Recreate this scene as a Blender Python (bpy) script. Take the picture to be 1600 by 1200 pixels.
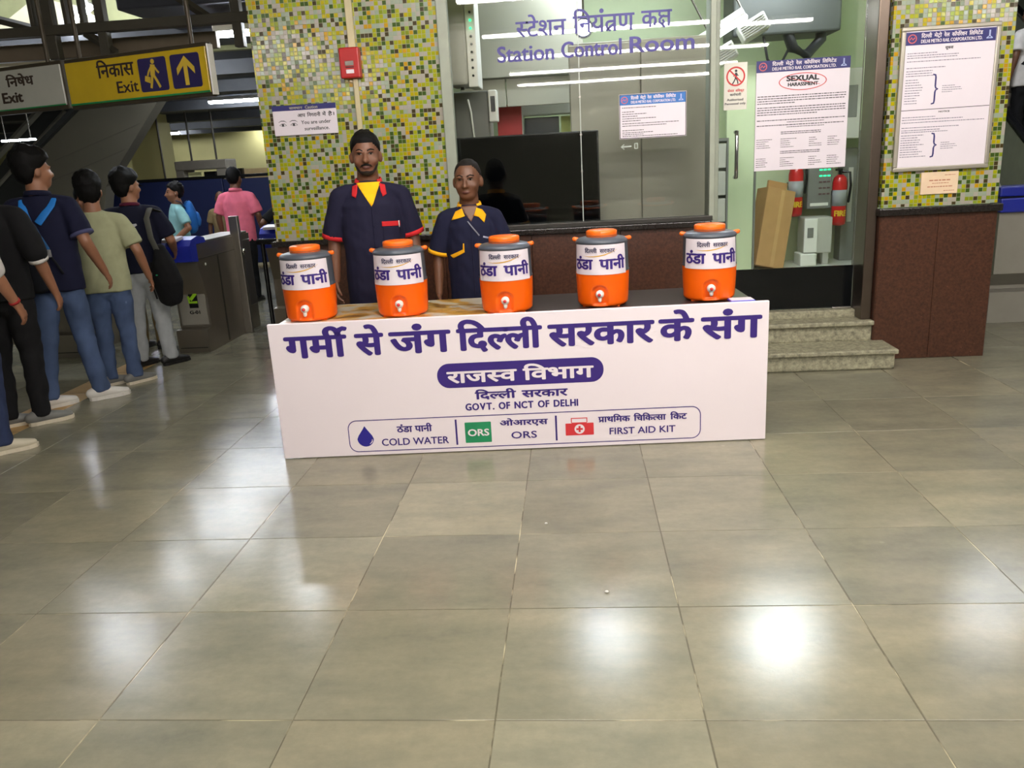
import bpy, bmesh, math, random
from math import sin, cos, pi, radians, sqrt, exp, hypot, atan2
from mathutils import Vector, Matrix, noise
from mathutils.bvhtree import BVHTree

for o in list(bpy.data.objects): bpy.data.objects.remove(o)
SC = bpy.context.scene
COL = SC.collection
random.seed(7)

# ------------------------------------------------------------------ camera
cam_d = bpy.data.cameras.new('camera')
cam_d.sensor_width = 36.0
cam_d.lens = 36.0 * 1263.4 / 1600.0
cam_d.clip_end = 200
cam = bpy.data.objects.new('camera', cam_d)
COL.objects.link(cam)
def _camera_matrix(pitch, roll, yaw, loc):
    f = Vector((sin(yaw) * cos(pitch), cos(yaw) * cos(pitch), -sin(pitch)))
    x = Vector((cos(yaw), -sin(yaw), 0)); d = f.cross(x)
    x2 = cos(roll) * x + sin(roll) * d; d2 = -sin(roll) * x + cos(roll) * d
    m = Matrix((x2, -d2, -f)).transposed().to_4x4(); m.translation = loc
    return m
cam.matrix_world = _camera_matrix(0.269945, 0.056148, -0.084414, Vector((0, 0, 1.555)))
SC.camera = cam

# ------------------------------------------------------------------ world, exposure
world = bpy.data.worlds.new('hall_air'); SC.world = world; world.use_nodes = True
world.node_tree.nodes['Background'].inputs[0].default_value = (0.75, 0.80, 0.72, 1)
world.node_tree.nodes['Background'].inputs[1].default_value = 0.07
SC.view_settings.view_transform = 'Standard'
SC.view_settings.look = 'None'
SC.view_settings.gamma = 1.0
SC.view_settings.use_curve_mapping = False
SC.view_settings.exposure = 0.45
SC.cycles.use_denoising = True
SC.cycles.max_bounces = 8
SC.cycles.transparent_max_bounces = 16
SC.cycles.caustics_reflective = False
SC.cycles.caustics_refractive = False
SC.cycles.sample_clamp_indirect = 6.0

TUBE = 62.0        # radiance of the hall tubes
ROOM_TUBE = 64.0   # tubes inside the control room
FAR_TUBE = 80.0    # tubes of the far hall

# ------------------------------------------------------------------ helpers
def lin(c):
    """sRGB 0-255 to linear rgba"""
    r = []
    for v in c:
        v /= 255.0
        r.append(v / 12.92 if v <= 0.04045 else ((v + 0.055) / 1.055) ** 2.4)
    return (*r, 1.0)

MATS = {}
def mat(name, c, rough=0.5, metal=0.0, var=0.08, scale=9.0, bump=0.0, bscale=60.0, spec=0.5, emit=None, strength=0.0, coat=0.0):
    if name in MATS: return MATS[name]
    m = bpy.data.materials.new(name); m.use_nodes = True
    nt = m.node_tree; b = nt.nodes['Principled BSDF']
    col = lin(c)
    b.inputs['Roughness'].default_value = rough
    b.inputs['Metallic'].default_value = metal
    b.inputs['Specular IOR Level'].default_value = spec
    b.inputs['Coat Weight'].default_value = coat
    tc = nt.nodes.new('ShaderNodeTexCoord')
    n = nt.nodes.new('ShaderNodeTexNoise'); n.inputs['Scale'].default_value = scale; n.inputs['Detail'].default_value = 4
    nt.links.new(tc.outputs['Object'], n.inputs['Vector'])
    mr = nt.nodes.new('ShaderNodeMapRange')
    mr.inputs['From Min'].default_value = 0.25; mr.inputs['From Max'].default_value = 0.75
    mr.inputs['To Min'].default_value = 1 - var; mr.inputs['To Max'].default_value = 1 + var
    nt.links.new(n.outputs['Fac'], mr.inputs['Value'])
    mx = nt.nodes.new('ShaderNodeMix'); mx.data_type = 'RGBA'; mx.blend_type = 'MULTIPLY'; mx.inputs['Factor'].default_value = 1
    mx.inputs['A'].default_value = col
    nt.links.new(mr.outputs['Result'], mx.inputs['B'])
    nt.links.new(mx.outputs['Result'], b.inputs['Base Color'])
    if bump:
        n2 = nt.nodes.new('ShaderNodeTexNoise'); n2.inputs['Scale'].default_value = bscale; n2.inputs['Detail'].default_value = 3
        nt.links.new(tc.outputs['Object'], n2.inputs['Vector'])
        bp = nt.nodes.new('ShaderNodeBump'); bp.inputs['Strength'].default_value = bump; bp.inputs['Distance'].default_value = 0.01
        nt.links.new(n2.outputs['Fac'], bp.inputs['Height']); nt.links.new(bp.outputs['Normal'], b.inputs['Normal'])
    if emit:
        b.inputs['Emission Color'].default_value = lin(emit); b.inputs['Emission Strength'].default_value = strength
    MATS[name] = m
    return m

def nd(nt, t, **kw):
    n = nt.nodes.new(t)
    for k, v in kw.items():
        if k in n.inputs: n.inputs[k].default_value = v
        else: setattr(n, k, v)
    return n

def obj(name, V, F, m, parent=None, smooth=False, loc=None):
    me = bpy.data.meshes.new(name)
    me.from_pydata([tuple(v) for v in V], [], [tuple(f) for f in F])
    me.update()
    if smooth: me.shade_smooth()
    if m: me.materials.append(m)
    o = bpy.data.objects.new(name, me); COL.objects.link(o)
    if parent: o.parent = parent
    if loc: o.location = loc
    return o

def tag(o, label=None, cat=None, group=None, kind=None):
    if label: o['label'] = label
    if cat: o['category'] = cat
    if group: o['group'] = group
    if kind: o['kind'] = kind
    return o

def thing(name, label, cat, loc=(0, 0, 0), rz=0.0, group=None, kind=None):
    o = bpy.data.objects.new(name, None); COL.objects.link(o)
    o.location = loc; o.rotation_euler = (0, 0, rz); o.empty_display_size = 0.05
    return tag(o, label, cat, group, kind)

def copy_tree(o, parent=None):
    c = o.copy(); COL.objects.link(c)
    if parent: c.parent = parent
    for ch in list(o.children): copy_tree(ch, c)
    return c

class MB:
    """collects shapes into one mesh"""
    def __init__(s): s.V = []; s.F = []
    def add(s, vf):
        k = len(s.V); s.V += [tuple(v) for v in vf[0]]; s.F += [tuple(i + k for i in f) for f in vf[1]]; return s
    @property
    def vf(s): return s.V, s.F

def box(x0, x1, y0, y1, z0, z1):
    V = [(x, y, z) for z in (z0, z1) for y in (y0, y1) for x in (x0, x1)]
    return V, [(0, 2, 3, 1), (4, 5, 7, 6), (0, 1, 5, 4), (2, 6, 7, 3), (0, 4, 6, 2), (1, 3, 7, 5)]

def bbox(x0, x1, y0, y1, z0, z1, r=0.01, seg=2):
    """box with rounded edges"""
    bm = bmesh.new(); V, F = box(x0, x1, y0, y1, z0, z1)
    vs = [bm.verts.new(v) for v in V]
    for f in F: bm.faces.new([vs[i] for i in f])
    bmesh.ops.bevel(bm, geom=bm.edges[:], offset=r, segments=seg, profile=0.5, affect='EDGES')
    bm.verts.index_update()
    R = [tuple(v.co) for v in bm.verts], [tuple(v.index for v in f.verts) for f in bm.faces]
    bm.free(); return R

def xf(vf, M): return [tuple(M @ Vector(v)) for v in vf[0]], vf[1]

def loft(path, radii, seg=12, ref=(1, 0, 0), cap=True):
    """tube along path; radii are floats or (a, b) pairs; rounded ends when cap"""
    P = [Vector(p) for p in path]
    R = [(r, r) if isinstance(r, (int, float)) else tuple(r) for r in radii]
    if cap:
        for end in (0, 1):
            if end == 0: p, q, r = P[0], P[1], R[0]
            else: p, q, r = P[-1], P[-2], R[-1]
            d = (p - q).normalized(); a = min(r)
            e = [(p + d * a * 0.5, (r[0] * 0.86, r[1] * 0.86)), (p + d * a * 0.87, (r[0] * 0.5, r[1] * 0.5)), (p + d * a, (r[0] * 0.08, r[1] * 0.08))]
            if end == 0:
                for pp, rr in e: P.insert(0, pp); R.insert(0, rr)
            else:
                for pp, rr in e: P.append(pp); R.append(rr)
    V = []; F = []; n = len(P); ref = Vector(ref)
    for i in range(n):
        t = (P[min(i + 1, n - 1)] - P[max(i - 1, 0)]).normalized()
        u = ref - t * ref.dot(t)
        if u.length < 1e-3: u = Vector((0, 1, 0)) - t * t.y
        u.normalize(); v = t.cross(u)
        for k in range(seg):
            a = 2 * pi * k / seg
            V.append(P[i] + u * (cos(a) * R[i][0]) + v * (sin(a) * R[i][1]))
    for i in range(n - 1):
        for k in range(seg):
            a, b = i * seg + k, i * seg + (k + 1) % seg
            F.append((a, b, b + seg, a + seg))
    F.append(tuple(range(seg - 1, -1, -1))); F.append(tuple(range((n - 1) * seg, n * seg)))
    return V, F

def ell(c, r, seg=16, rings=10):
    V = []; F = []
    V.append((c[0], c[1], c[2] - r[2]))
    for i in range(1, rings):
        a = pi * i / rings - pi / 2
        for k in range(seg):
            b = 2 * pi * k / seg
            V.append((c[0] + r[0] * cos(a) * cos(b), c[1] + r[1] * cos(a) * sin(b), c[2] + r[2] * sin(a)))
    V.append((c[0], c[1], c[2] + r[2])); L = len(V) - 1
    for k in range(seg):
        F.append((0, 1 + (k + 1) % seg, 1 + k))
        F.append((L, 1 + (rings - 2) * seg + k, 1 + (rings - 2) * seg + (k + 1) % seg))
        for i in range(rings - 2):
            a, b = 1 + i * seg + k, 1 + i * seg + (k + 1) % seg
            F.append((a, b, b + seg, a + seg))
    return V, F

def revolve(prof, seg=48):
    """profile of (r, z) about the z axis"""
    V = []; F = []
    for r, z in prof:
        for k in range(seg): V.append((r * cos(2 * pi * k / seg), r * sin(2 * pi * k / seg), z))
    n = len(prof)
    for i in range(n - 1):
        for k in range(seg):
            a, b = i * seg + k, i * seg + (k + 1) % seg
            F.append((a, b, b + seg, a + seg))
    F.append(tuple(range(seg - 1, -1, -1))); F.append(tuple(range((n - 1) * seg, n * seg)))
    return V, F

def prism(poly, axis, a0, a1):
    """extrude a 2-D polygon; axis 'y': poly is (x, z); 'x': poly is (y, z); 'z': poly is (x, y)"""
    def p3(p, a): return {'y': (p[0], a, p[1]), 'x': (a, p[0], p[1]), 'z': (p[0], p[1], a)}[axis]
    n = len(poly)
    V = [p3(p, a0) for p in poly] + [p3(p, a1) for p in poly]
    F = [tuple(range(n)), tuple(range(2 * n - 1, n - 1, -1))] + [(i, i + n, (i + 1) % n + n, (i + 1) % n) for i in range(n)]
    bm = bmesh.new(); vs = [bm.verts.new(v) for v in V]
    for f in F: bm.faces.new([vs[i] for i in f])
    bmesh.ops.recalc_face_normals(bm, faces=bm.faces[:]); bmesh.ops.triangulate(bm, faces=[f for f in bm.faces if len(f.verts) > 4])
    bm.verts.index_update()
    R = [tuple(v.co) for v in bm.verts], [tuple(v.index for v in f.verts) for f in bm.faces]; bm.free(); return R

def cyl(p0, p1, r, seg=12): return loft([p0, p1], [r, r], seg, cap=False, ref=(1, 0.01, 0.02))

# ------------------------------------------------------------------ lettering
_adv = {}
def _raw(s, res=3):
    c = bpy.data.curves.new('t', 'FONT'); c.body = s; c.resolution_u = res; c.fill_mode = 'FRONT'
    o = bpy.data.objects.new('t', c); COL.objects.link(o)
    bpy.context.view_layer.update()
    m = o.evaluated_get(bpy.context.evaluated_depsgraph_get()).to_mesh()
    V = [(v.co.x, v.co.y) for v in m.vertices]; F = [tuple(p.vertices) for p in m.polygons]
    bpy.data.objects.remove(o); bpy.data.curves.remove(c)
    return V, F
_rc = {}
def raw(s, res=3):
    if (s, res) not in _rc: _rc[(s, res)] = _raw(s, res)
    return _rc[(s, res)]
def adv(ch):
    if ch not in _adv:
        w = lambda s: max(v[0] for v in raw(s)[0])
        _adv[ch] = w('क' + ch + 'क') - w('कक')
    return _adv[ch]
def ribbon(pts, w):
    V = []; F = []; n = len(pts)
    for i, (x, y) in enumerate(pts):
        a = pts[max(i - 1, 0)]; b = pts[min(i + 1, n - 1)]; dx, dy = b[0] - a[0], b[1] - a[1]; l = hypot(dx, dy) or 1
        ww = w[i] if isinstance(w, (list, tuple)) else w
        V += [(x - dy / l * ww / 2, y + dx / l * ww / 2), (x + dy / l * ww / 2, y - dx / l * ww / 2)]
        if i: k = 2 * i; F.append((k - 2, k - 1, k + 1, k))
    return V, F
def clipx(V, F, x):
    bm = bmesh.new(); vs = [bm.verts.new((a, b, 0)) for a, b in V]
    for f in F:
        try: bm.faces.new([vs[i] for i in f])
        except ValueError: pass
    bmesh.ops.bisect_plane(bm, geom=bm.verts[:] + bm.edges[:] + bm.faces[:], plane_co=(x, 0, 0), plane_no=(1, 0, 0), clear_outer=True)
    bm.verts.index_update()
    r = [(v.co.x, v.co.y) for v in bm.verts], [tuple(v.index for v in f.verts) for f in bm.faces]; bm.free(); return r
HALF = {'ल': .475, 'त': .375, 'स': .485, 'न': .36}
SPECIAL = '~^/<K '
def deva(s, res=3):
    """lay out a line: ~ makes the glyph before it a half form, ^ adds a reph, / and < add the two forms of a rakar, K is the ksha conjunct"""
    V = []; F = []; x = 0.; last = 0.; w = .082
    def put(vf, dx):
        k = len(V); V.extend((a + dx, c) for a, c in vf[0]); F.extend(tuple(i + k for i in t) for t in vf[1])
    i = 0
    while i < len(s):
        ch = s[i]; nx = s[i + 1] if i + 1 < len(s) else ''
        if ch == ' ': x += .30
        elif nx == '~':
            put(clipx(*raw(ch, res), HALF[ch]), x); put(([(HALF[ch] - .03, .54), (HALF[ch] + .06, .54), (HALF[ch] + .06, .622), (HALF[ch] - .03, .622)], [(0, 1, 2, 3)]), x)
            last = x; x += HALF[ch] - .01; i += 1
        elif ch == '^':
            put(ribbon([(x - .15, .60), (x - .16, .70), (x - .11, .80), (x - .03, .84), (x + .04, .82)], w * .9), 0)
        elif ch == '/': put(ribbon([(last + .40, .25), (last + .24, .16), (last + .09, .03)], w * .9), 0)
        elif ch == '<': put(ribbon([(last + .14, -.14), (last + .27, .0), (last + .42, -.16)], w * .8), 0)
        elif ch == 'K':
            put(ribbon([(x, .585), (x + .70, .585)], w * .9), 0); put(ribbon([(x + .56, .6), (x + .56, 0)], w), 0)
            put(ribbon([(x + .12, .56), (x + .10, .44), (x + .20, .37), (x + .33, .40)], w * .8), 0)
            put(ribbon([(x + .24, .37), (x + .11, .27), (x + .12, .13), (x + .24, .08), (x + .33, .15), (x + .26, .24)], w * .8), 0)
            put(ribbon([(x + .30, .37), (x + .56, .36)], w * .8), 0); put(ribbon([(x + .22, .09), (x + .36, -.05)], w * .8), 0); last = x; x += .68
        elif ch == 'ं':
            g = raw(ch, res)[0]; gx = [p[0] for p in g]; gy = [p[1] for p in g]; cx, cy = (min(gx) + max(gx)) / 2, (min(gy) + max(gy)) / 2
            put(([(cx + .078 * cos(2 * pi * k / 16), cy + .078 * sin(2 * pi * k / 16)) for k in range(16)], [tuple(range(16))]), x)
        elif ord(ch) < 0x900:
            j = i
            while j < len(s) and ord(s[j]) < 0x900 and s[j] not in SPECIAL: j += 1
            put(raw(s[i:j], res), x); x = max([p[0] for p in V]) + .06; i = j - 1
        else:
            put(raw(ch, res), x)
            if ch not in 'ाीिोंेै': last = x
            x += 0 if ch in 'ंेैँ' else adv(ch)
        i += 1
    return V, F
def latin(s, res=3): return raw(s, res)

def spaced(s, track=.1, res=3):
    """latin line set with extra letter spacing"""
    V = []; F = []; x = 0.
    for ch in s:
        if ch == ' ': x += .26 + track; continue
        v, f = raw(ch, res); k = len(V); a = min(p[0] for p in v); b = max(p[0] for p in v)
        V += [(p[0] - a + x, p[1]) for p in v]; F += [tuple(i + k for i in t) for t in f]; x += b - a + track
    return V, F

def fit(vf, x0, x1, zb, zt, bold=0.0, unit=None):
    """fit a line of lettering into x0..x1 with its base at zb and its head line / capital height at zt;
    bold thickens strokes by overlaying shifted copies; result is a list of (x, z, layer)"""
    V, F = vf; a = min(v[0] for v in V); b = max(v[0] for v in V)
    sx = (x1 - x0) / (b - a); sz = (zt - zb) / (unit or .622)
    O = []; G = []
    sh = [(0, 0)] if not bold else [(bold * cos(k * pi / 4), bold * .6 * sin(k * pi / 4)) for k in range(8)] + [(0, 0)]
    for l, (dx, dz) in enumerate(sh):
        k = len(O); O += [(x0 + (v[0] - a) * sx + dx, zb + v[1] * sz + dz, l) for v in V]; G += [tuple(i + k for i in f) for f in F]
    return O, G
CAP = .69
def words(*L):
    """merge several fitted lines"""
    O = []; G = []
    for v, f in L:
        k = len(O); O += v; G += [tuple(i + k for i in t) for t in f]
    return O, G
def flat(poly, l=0):
    return [(p[0], p[1], l) for p in poly], [tuple(range(len(poly)))]
def stroke(pts, w, l=0):
    V, F = ribbon(pts, w); return [(a, b, l) for a, b in V], F
def disc(cx, cz, r, n=20, l=0, ry=None): return flat([(cx + r * cos(2 * pi * k / n), cz + (ry or r) * sin(2 * pi * k / n)) for k in range(n)], l)
def rrect(x0, x1, z0, z1, r, n=6):
    P = []
    for cx, cz, a in ((x1 - r, z1 - r, 0), (x0 + r, z1 - r, 90), (x0 + r, z0 + r, 180), (x1 - r, z0 + r, 270)):
        for k in range(n + 1):
            t = radians(a + 90 * k / n); P.append((cx + r * cos(t), cz + r * sin(t)))
    return P
def ring(poly_out, poly_in, l=0):
    n = len(poly_out); V = [(p[0], p[1], l) for p in poly_out] + [(p[0], p[1], l) for p in poly_in]
    return V, [(i, (i + 1) % n, (i + 1) % n + n, i + n) for i in range(n)]

def on_plane(name, pf, m, parent, y=0.0, step=0.00015, off=0.0008):
    """printed lettering lying on the front (-y) of a board whose face is the local plane y"""
    V = [(p[0], y - off - p[2] * step, p[1]) for p in pf[0]]
    o = obj(name, V, pf[1], m, parent)
    return o
def greek(x0, x1, z, hgt, fill=1.0, rnd=None):
    """a line of print too small to read: a row of tiny word blocks"""
    rnd = rnd or random; hgt *= .74; O = []; G = []; x = x0; end = x0 + (x1 - x0) * fill
    while x < end:
        w = rnd.uniform(1.2, 4.6) * hgt; w = min(w, end - x)
        k = len(O); O += [(x, z, 0), (x + w, z, 0), (x + w, z + hgt, 0), (x, z + hgt, 0)]; G.append((k, k + 1, k + 2, k + 3)); x += w + hgt * .7
    return O, G
# ------------------------------------------------------------------ special materials
def m_mosaic():
    m = bpy.data.materials.new('glass_mosaic'); m.use_nodes = True; nt = m.node_tree; b = nt.nodes['Principled BSDF']; L = nt.links.new
    g = nd(nt, 'ShaderNodeNewGeometry'); s = nd(nt, 'ShaderNodeSeparateXYZ'); L(g.outputs['Position'], s.inputs[0])
    u = nd(nt, 'ShaderNodeMath', operation='ADD'); L(s.outputs['X'], u.inputs[0]); L(s.outputs['Y'], u.inputs[1])
    def cell(src):
        d = nd(nt, 'ShaderNodeMath', operation='DIVIDE'); L(src, d.inputs[0]); d.inputs[1].default_value = 0.0285
        f = nd(nt, 'ShaderNodeMath', operation='FLOOR'); L(d.outputs[0], f.inputs[0])
        r = nd(nt, 'ShaderNodeMath', operation='FRACT'); L(d.outputs[0], r.inputs[0])
        c = nd(nt, 'ShaderNodeMath', operation='SUBTRACT'); L(r.outputs[0], c.inputs[0]); c.inputs[1].default_value = 0.5
        a = nd(nt, 'ShaderNodeMath', operation='ABSOLUTE'); L(c.outputs[0], a.inputs[0])
        return f.outputs[0], a.outputs[0]
    fu, au = cell(u.outputs[0]); fz, az = cell(s.outputs['Z'])
    cv = nd(nt, 'ShaderNodeCombineXYZ'); L(fu, cv.inputs[0]); L(fz, cv.inputs[1])
    wn = nd(nt, 'ShaderNodeTexWhiteNoise', noise_dimensions='3D'); L(cv.outputs[0], wn.inputs['Vector'])
    cr = nd(nt, 'ShaderNodeValToRGB'); cr.color_ramp.interpolation = 'CONSTANT'
    pal = [(0, (165, 158, 148)), (.20, (146, 158, 139)), (.35, (154, 158, 21)), (.49, (169, 156, 11)), (.63, (124, 137, 32)), (.70, (182, 139, 21)), (.75, (60, 83, 30)), (.87, (64, 54, 30)), (.965, (135, 156, 51))]
    els = cr.color_ramp.elements
    els[0].position = 0; els[0].color = lin(pal[0][1]); els[1].position = pal[1][0]; els[1].color = lin(pal[1][1])
    for p, c in pal[2:]:
        e = els.new(p); e.color = lin(c)
    L(wn.outputs['Value'], cr.inputs[0])
    mxm = nd(nt, 'ShaderNodeMath', operation='MAXIMUM'); L(au, mxm.inputs[0]); L(az, mxm.inputs[1])
    gr = nd(nt, 'ShaderNodeMapRange'); gr.inputs['From Min'].default_value = .43; gr.inputs['From Max'].default_value = .48; L(mxm.outputs[0], gr.inputs['Value'])
    mx = nd(nt, 'ShaderNodeMix', data_type='RGBA'); L(gr.outputs[0], mx.inputs['Factor']); L(cr.outputs[0], mx.inputs['A']); mx.inputs['B'].default_value = lin((150, 150, 122))
    L(mx.outputs['Result'], b.inputs['Base Color'])
    ro = nd(nt, 'ShaderNodeMapRange'); L(gr.outputs[0], ro.inputs['Value']); ro.inputs['To Min'].default_value = .14; ro.inputs['To Max'].default_value = .8; L(ro.outputs[0], b.inputs['Roughness'])
    # each small tile lies a little askew
    nv = nd(nt, 'ShaderNodeVectorMath', operation='SUBTRACT'); L(wn.outputs['Color'], nv.inputs[0]); nv.inputs[1].default_value = (.5, .5, .5)
    sc = nd(nt, 'ShaderNodeVectorMath', operation='SCALE'); L(nv.outputs[0], sc.inputs[0]); sc.inputs['Scale'].default_value = .035
    ad = nd(nt, 'ShaderNodeVectorMath', operation='ADD'); L(g.outputs['Normal'], ad.inputs[0]); L(sc.outputs[0], ad.inputs[1])
    no = nd(nt, 'ShaderNodeVectorMath', operation='NORMALIZE'); L(ad.outputs[0], no.inputs[0])
    bp = nd(nt, 'ShaderNodeBump'); bp.invert = True; bp.inputs['Strength'].default_value = .5; bp.inputs['Distance'].default_value = .002
    L(gr.outputs[0], bp.inputs['Height']); L(no.outputs[0], bp.inputs['Normal']); L(bp.outputs[0], b.inputs['Normal'])
    return m
MOSAIC = m_mosaic()

def m_granite(name, base, spk, rough=.3, sc=55):
    m = bpy.data.materials.new(name); m.use_nodes = True; nt = m.node_tree; b = nt.nodes['Principled BSDF']; L = nt.links.new
    g = nd(nt, 'ShaderNodeNewGeometry')
    n1 = nd(nt, 'ShaderNodeTexNoise', Scale=sc, Detail=6, Roughness=.75); L(g.outputs['Position'], n1.inputs['Vector'])
    v1 = nd(nt, 'ShaderNodeTexVoronoi', Scale=sc * .6); L(g.outputs['Position'], v1.inputs['Vector'])
    r1 = nd(nt, 'ShaderNodeMapRange'); r1.inputs['From Min'].default_value = .35; r1.inputs['From Max'].default_value = .7; L(n1.outputs['Fac'], r1.inputs['Value'])
    mx = nd(nt, 'ShaderNodeMix', data_type='RGBA'); L(r1.outputs[0], mx.inputs['Factor']); mx.inputs['A'].default_value = lin([c * .72 for c in base]); mx.inputs['B'].default_value = lin([min(255, c * 1.2) for c in base])
    r2 = nd(nt, 'ShaderNodeMapRange'); r2.inputs['From Min'].default_value = .14; r2.inputs['From Max'].default_value = .04; L(v1.outputs['Distance'], r2.inputs['Value'])
    n2 = nd(nt, 'ShaderNodeTexNoise', Scale=9); L(g.outputs['Position'], n2.inputs['Vector'])
    r3 = nd(nt, 'ShaderNodeMapRange'); r3.inputs['From Min'].default_value = .5; r3.inputs['From Max'].default_value = .75; r3.inputs['To Max'].default_value = .55; L(n2.outputs['Fac'], r3.inputs['Value'])
    mu = nd(nt, 'ShaderNodeMath', operation='MULTIPLY'); L(r2.outputs[0], mu.inputs[0]); L(r3.outputs[0], mu.inputs[1])
    mx2 = nd(nt, 'ShaderNodeMix', data_type='RGBA'); L(mu.outputs[0], mx2.inputs['Factor']); L(mx.outputs['Result'], mx2.inputs['A']); mx2.inputs['B'].default_value = lin(spk)
    L(mx2.outputs['Result'], b.inputs['Base Color']); b.inputs['Roughness'].default_value = rough
    return m
GRANITE = m_granite('brown_granite', (74, 46, 34), (172, 124, 98))
DARKSTONE = m_granite('dark_ledge_stone', (38, 34, 32), (90, 82, 78), .2)
STEPSTONE = m_granite('worn_step_stone', (150, 146, 122), (205, 200, 178), .6, 30)

def m_floor(name, is_slab):
    m = bpy.data.materials.new(name); m.use_nodes = True; nt = m.node_tree; b = nt.nodes['Principled BSDF']; L = nt.links.new
    g = nd(nt, 'ShaderNodeNewGeometry'); oi = nd(nt, 'ShaderNodeObjectInfo')
    mp = nd(nt, 'ShaderNodeMapping'); mp.inputs['Scale'].default_value = (1.0, 2.2, 1); L(g.outputs['Position'], mp.inputs['Vector'])
    n1 = nd(nt, 'ShaderNodeTexNoise', Scale=2.3, Detail=7, Roughness=.62); L(mp.outputs[0], n1.inputs['Vector'])
    if not is_slab:   # every slab of stone has its own figure
        ad = nd(nt, 'ShaderNodeVectorMath', operation='MULTIPLY_ADD'); L(oi.outputs['Random'], ad.inputs[0]); ad.inputs[1].default_value = (37, 53, 0); L(mp.outputs[0], ad.inputs[2]); L(ad.outputs[0], n1.inputs['Vector'])
    r1 = nd(nt, 'ShaderNodeMapRange'); r1.inputs['From Min'].default_value = .28; r1.inputs['From Max'].default_value = .74; L(n1.outputs['Fac'], r1.inputs['Value'])
    mx = nd(nt, 'ShaderNodeMix', data_type='RGBA'); L(r1.outputs[0], mx.inputs['Factor']); mx.inputs['A'].default_value = lin((116, 115, 99)); mx.inputs['B'].default_value = lin((145, 139, 117))
    n2 = nd(nt, 'ShaderNodeTexNoise', Scale=26, Detail=8, Roughness=.7); L(g.outputs['Position'], n2.inputs['Vector'])
    r2 = nd(nt, 'ShaderNodeMapRange'); r2.inputs['From Min'].default_value = .3; r2.inputs['From Max'].default_value = .7; r2.inputs['To Min'].default_value = .93; r2.inputs['To Max'].default_value = 1.07; L(n2.outputs['Fac'], r2.inputs['Value'])
    mu = nd(nt, 'ShaderNodeMix', data_type='RGBA', blend_type='MULTIPLY'); mu.inputs['Factor'].default_value = 1; L(mx.outputs['Result'], mu.inputs['A']); L(r2.outputs[0], mu.inputs['B'])
    # worn pale specks
    v = nd(nt, 'ShaderNodeTexVoronoi', Scale=5.5); L(g.outputs['Position'], v.inputs['Vector'])
    r4 = nd(nt, 'ShaderNodeMapRange'); r4.inputs['From Min'].default_value = .075; r4.inputs['From Max'].default_value = .03; L(v.outputs['Distance'], r4.inputs['Value'])
    n4 = nd(nt, 'ShaderNodeTexNoise', Scale=1.3); L(g.outputs['Position'], n4.inputs['Vector'])
    r5 = nd(nt, 'ShaderNodeMapRange'); r5.inputs['From Min'].default_value = .56; r5.inputs['From Max'].default_value = .66; r5.inputs['To Max'].default_value = .4; L(n4.outputs['Fac'], r5.inputs['Value'])
    m5 = nd(nt, 'ShaderNodeMath', operation='MULTIPLY'); L(r4.outputs[0], m5.inputs[0]); L(r5.outputs[0], m5.inputs[1])
    sp = nd(nt, 'ShaderNodeMix', data_type='RGBA'); L(m5.outputs[0], sp.inputs['Factor']); L(mu.outputs['Result'], sp.inputs['A']); sp.inputs['B'].default_value = lin((196, 190, 165))
    out = sp.outputs['Result']
    if is_slab:
        s = nd(nt, 'ShaderNodeSeparateXYZ'); L(g.outputs['Position'], s.inputs[0])
        ms = []
        for ax, o0 in (('X', -.271), ('Y', 1.978)):
            a = nd(nt, 'ShaderNodeMath', operation='SUBTRACT'); L(s.outputs[ax], a.inputs[0]); a.inputs[1].default_value = o0
            d = nd(nt, 'ShaderNodeMath', operation='DIVIDE'); L(a.outputs[0], d.inputs[0]); d.inputs[1].default_value = .6
            r = nd(nt, 'ShaderNodeMath', operation='FRACT'); L(d.outputs[0], r.inputs[0])
            c = nd(nt, 'ShaderNodeMath', operation='SUBTRACT'); L(r.outputs[0], c.inputs[0]); c.inputs[1].default_value = .5
            e = nd(nt, 'ShaderNodeMath', operation='ABSOLUTE'); L(c.outputs[0], e.inputs[0]); ms.append(e.outputs[0])
        mm = nd(nt, 'ShaderNodeMath', operation='MAXIMUM'); L(ms[0], mm.inputs[0]); L(ms[1], mm.inputs[1])
        lt = nd(nt, 'ShaderNodeMath', operation='GREATER_THAN'); L(mm.outputs[0], lt.inputs[0]); lt.inputs[1].default_value = .49
        n6 = nd(nt, 'ShaderNodeTexNoise', Scale=4.2, Detail=5); L(g.outputs['Position'], n6.inputs['Vector'])
        r6 = nd(nt, 'ShaderNodeMapRange'); r6.inputs['From Min'].default_value = .50; r6.inputs['From Max'].default_value = .66; L(n6.outputs['Fac'], r6.inputs['Value'])
        gc = nd(nt, 'ShaderNodeMix', data_type='RGBA'); L(r6.outputs[0], gc.inputs['Factor']); gc.inputs['A'].default_value = lin((100, 96, 80)); gc.inputs['B'].default_value = lin((200, 190, 156))
        fm = nd(nt, 'ShaderNodeMix', data_type='RGBA'); L(lt.outputs[0], fm.inputs['Factor']); L(out, fm.inputs['A']); L(gc.outputs['Result'], fm.inputs['B']); out = fm.outputs['Result']
    else:
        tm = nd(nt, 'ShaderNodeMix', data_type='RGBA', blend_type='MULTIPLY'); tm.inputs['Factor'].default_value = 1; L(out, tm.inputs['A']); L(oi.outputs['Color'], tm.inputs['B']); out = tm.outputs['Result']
    L(out, b.inputs['Base Color'])
    rr = nd(nt, 'ShaderNodeMapRange'); rr.inputs['To Min'].default_value = .12; rr.inputs['To Max'].default_value = .23; L(n2.outputs['Fac'], rr.inputs['Value']); L(rr.outputs[0], b.inputs['Roughness'])
    b.inputs['Specular IOR Level'].default_value = .5
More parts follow.
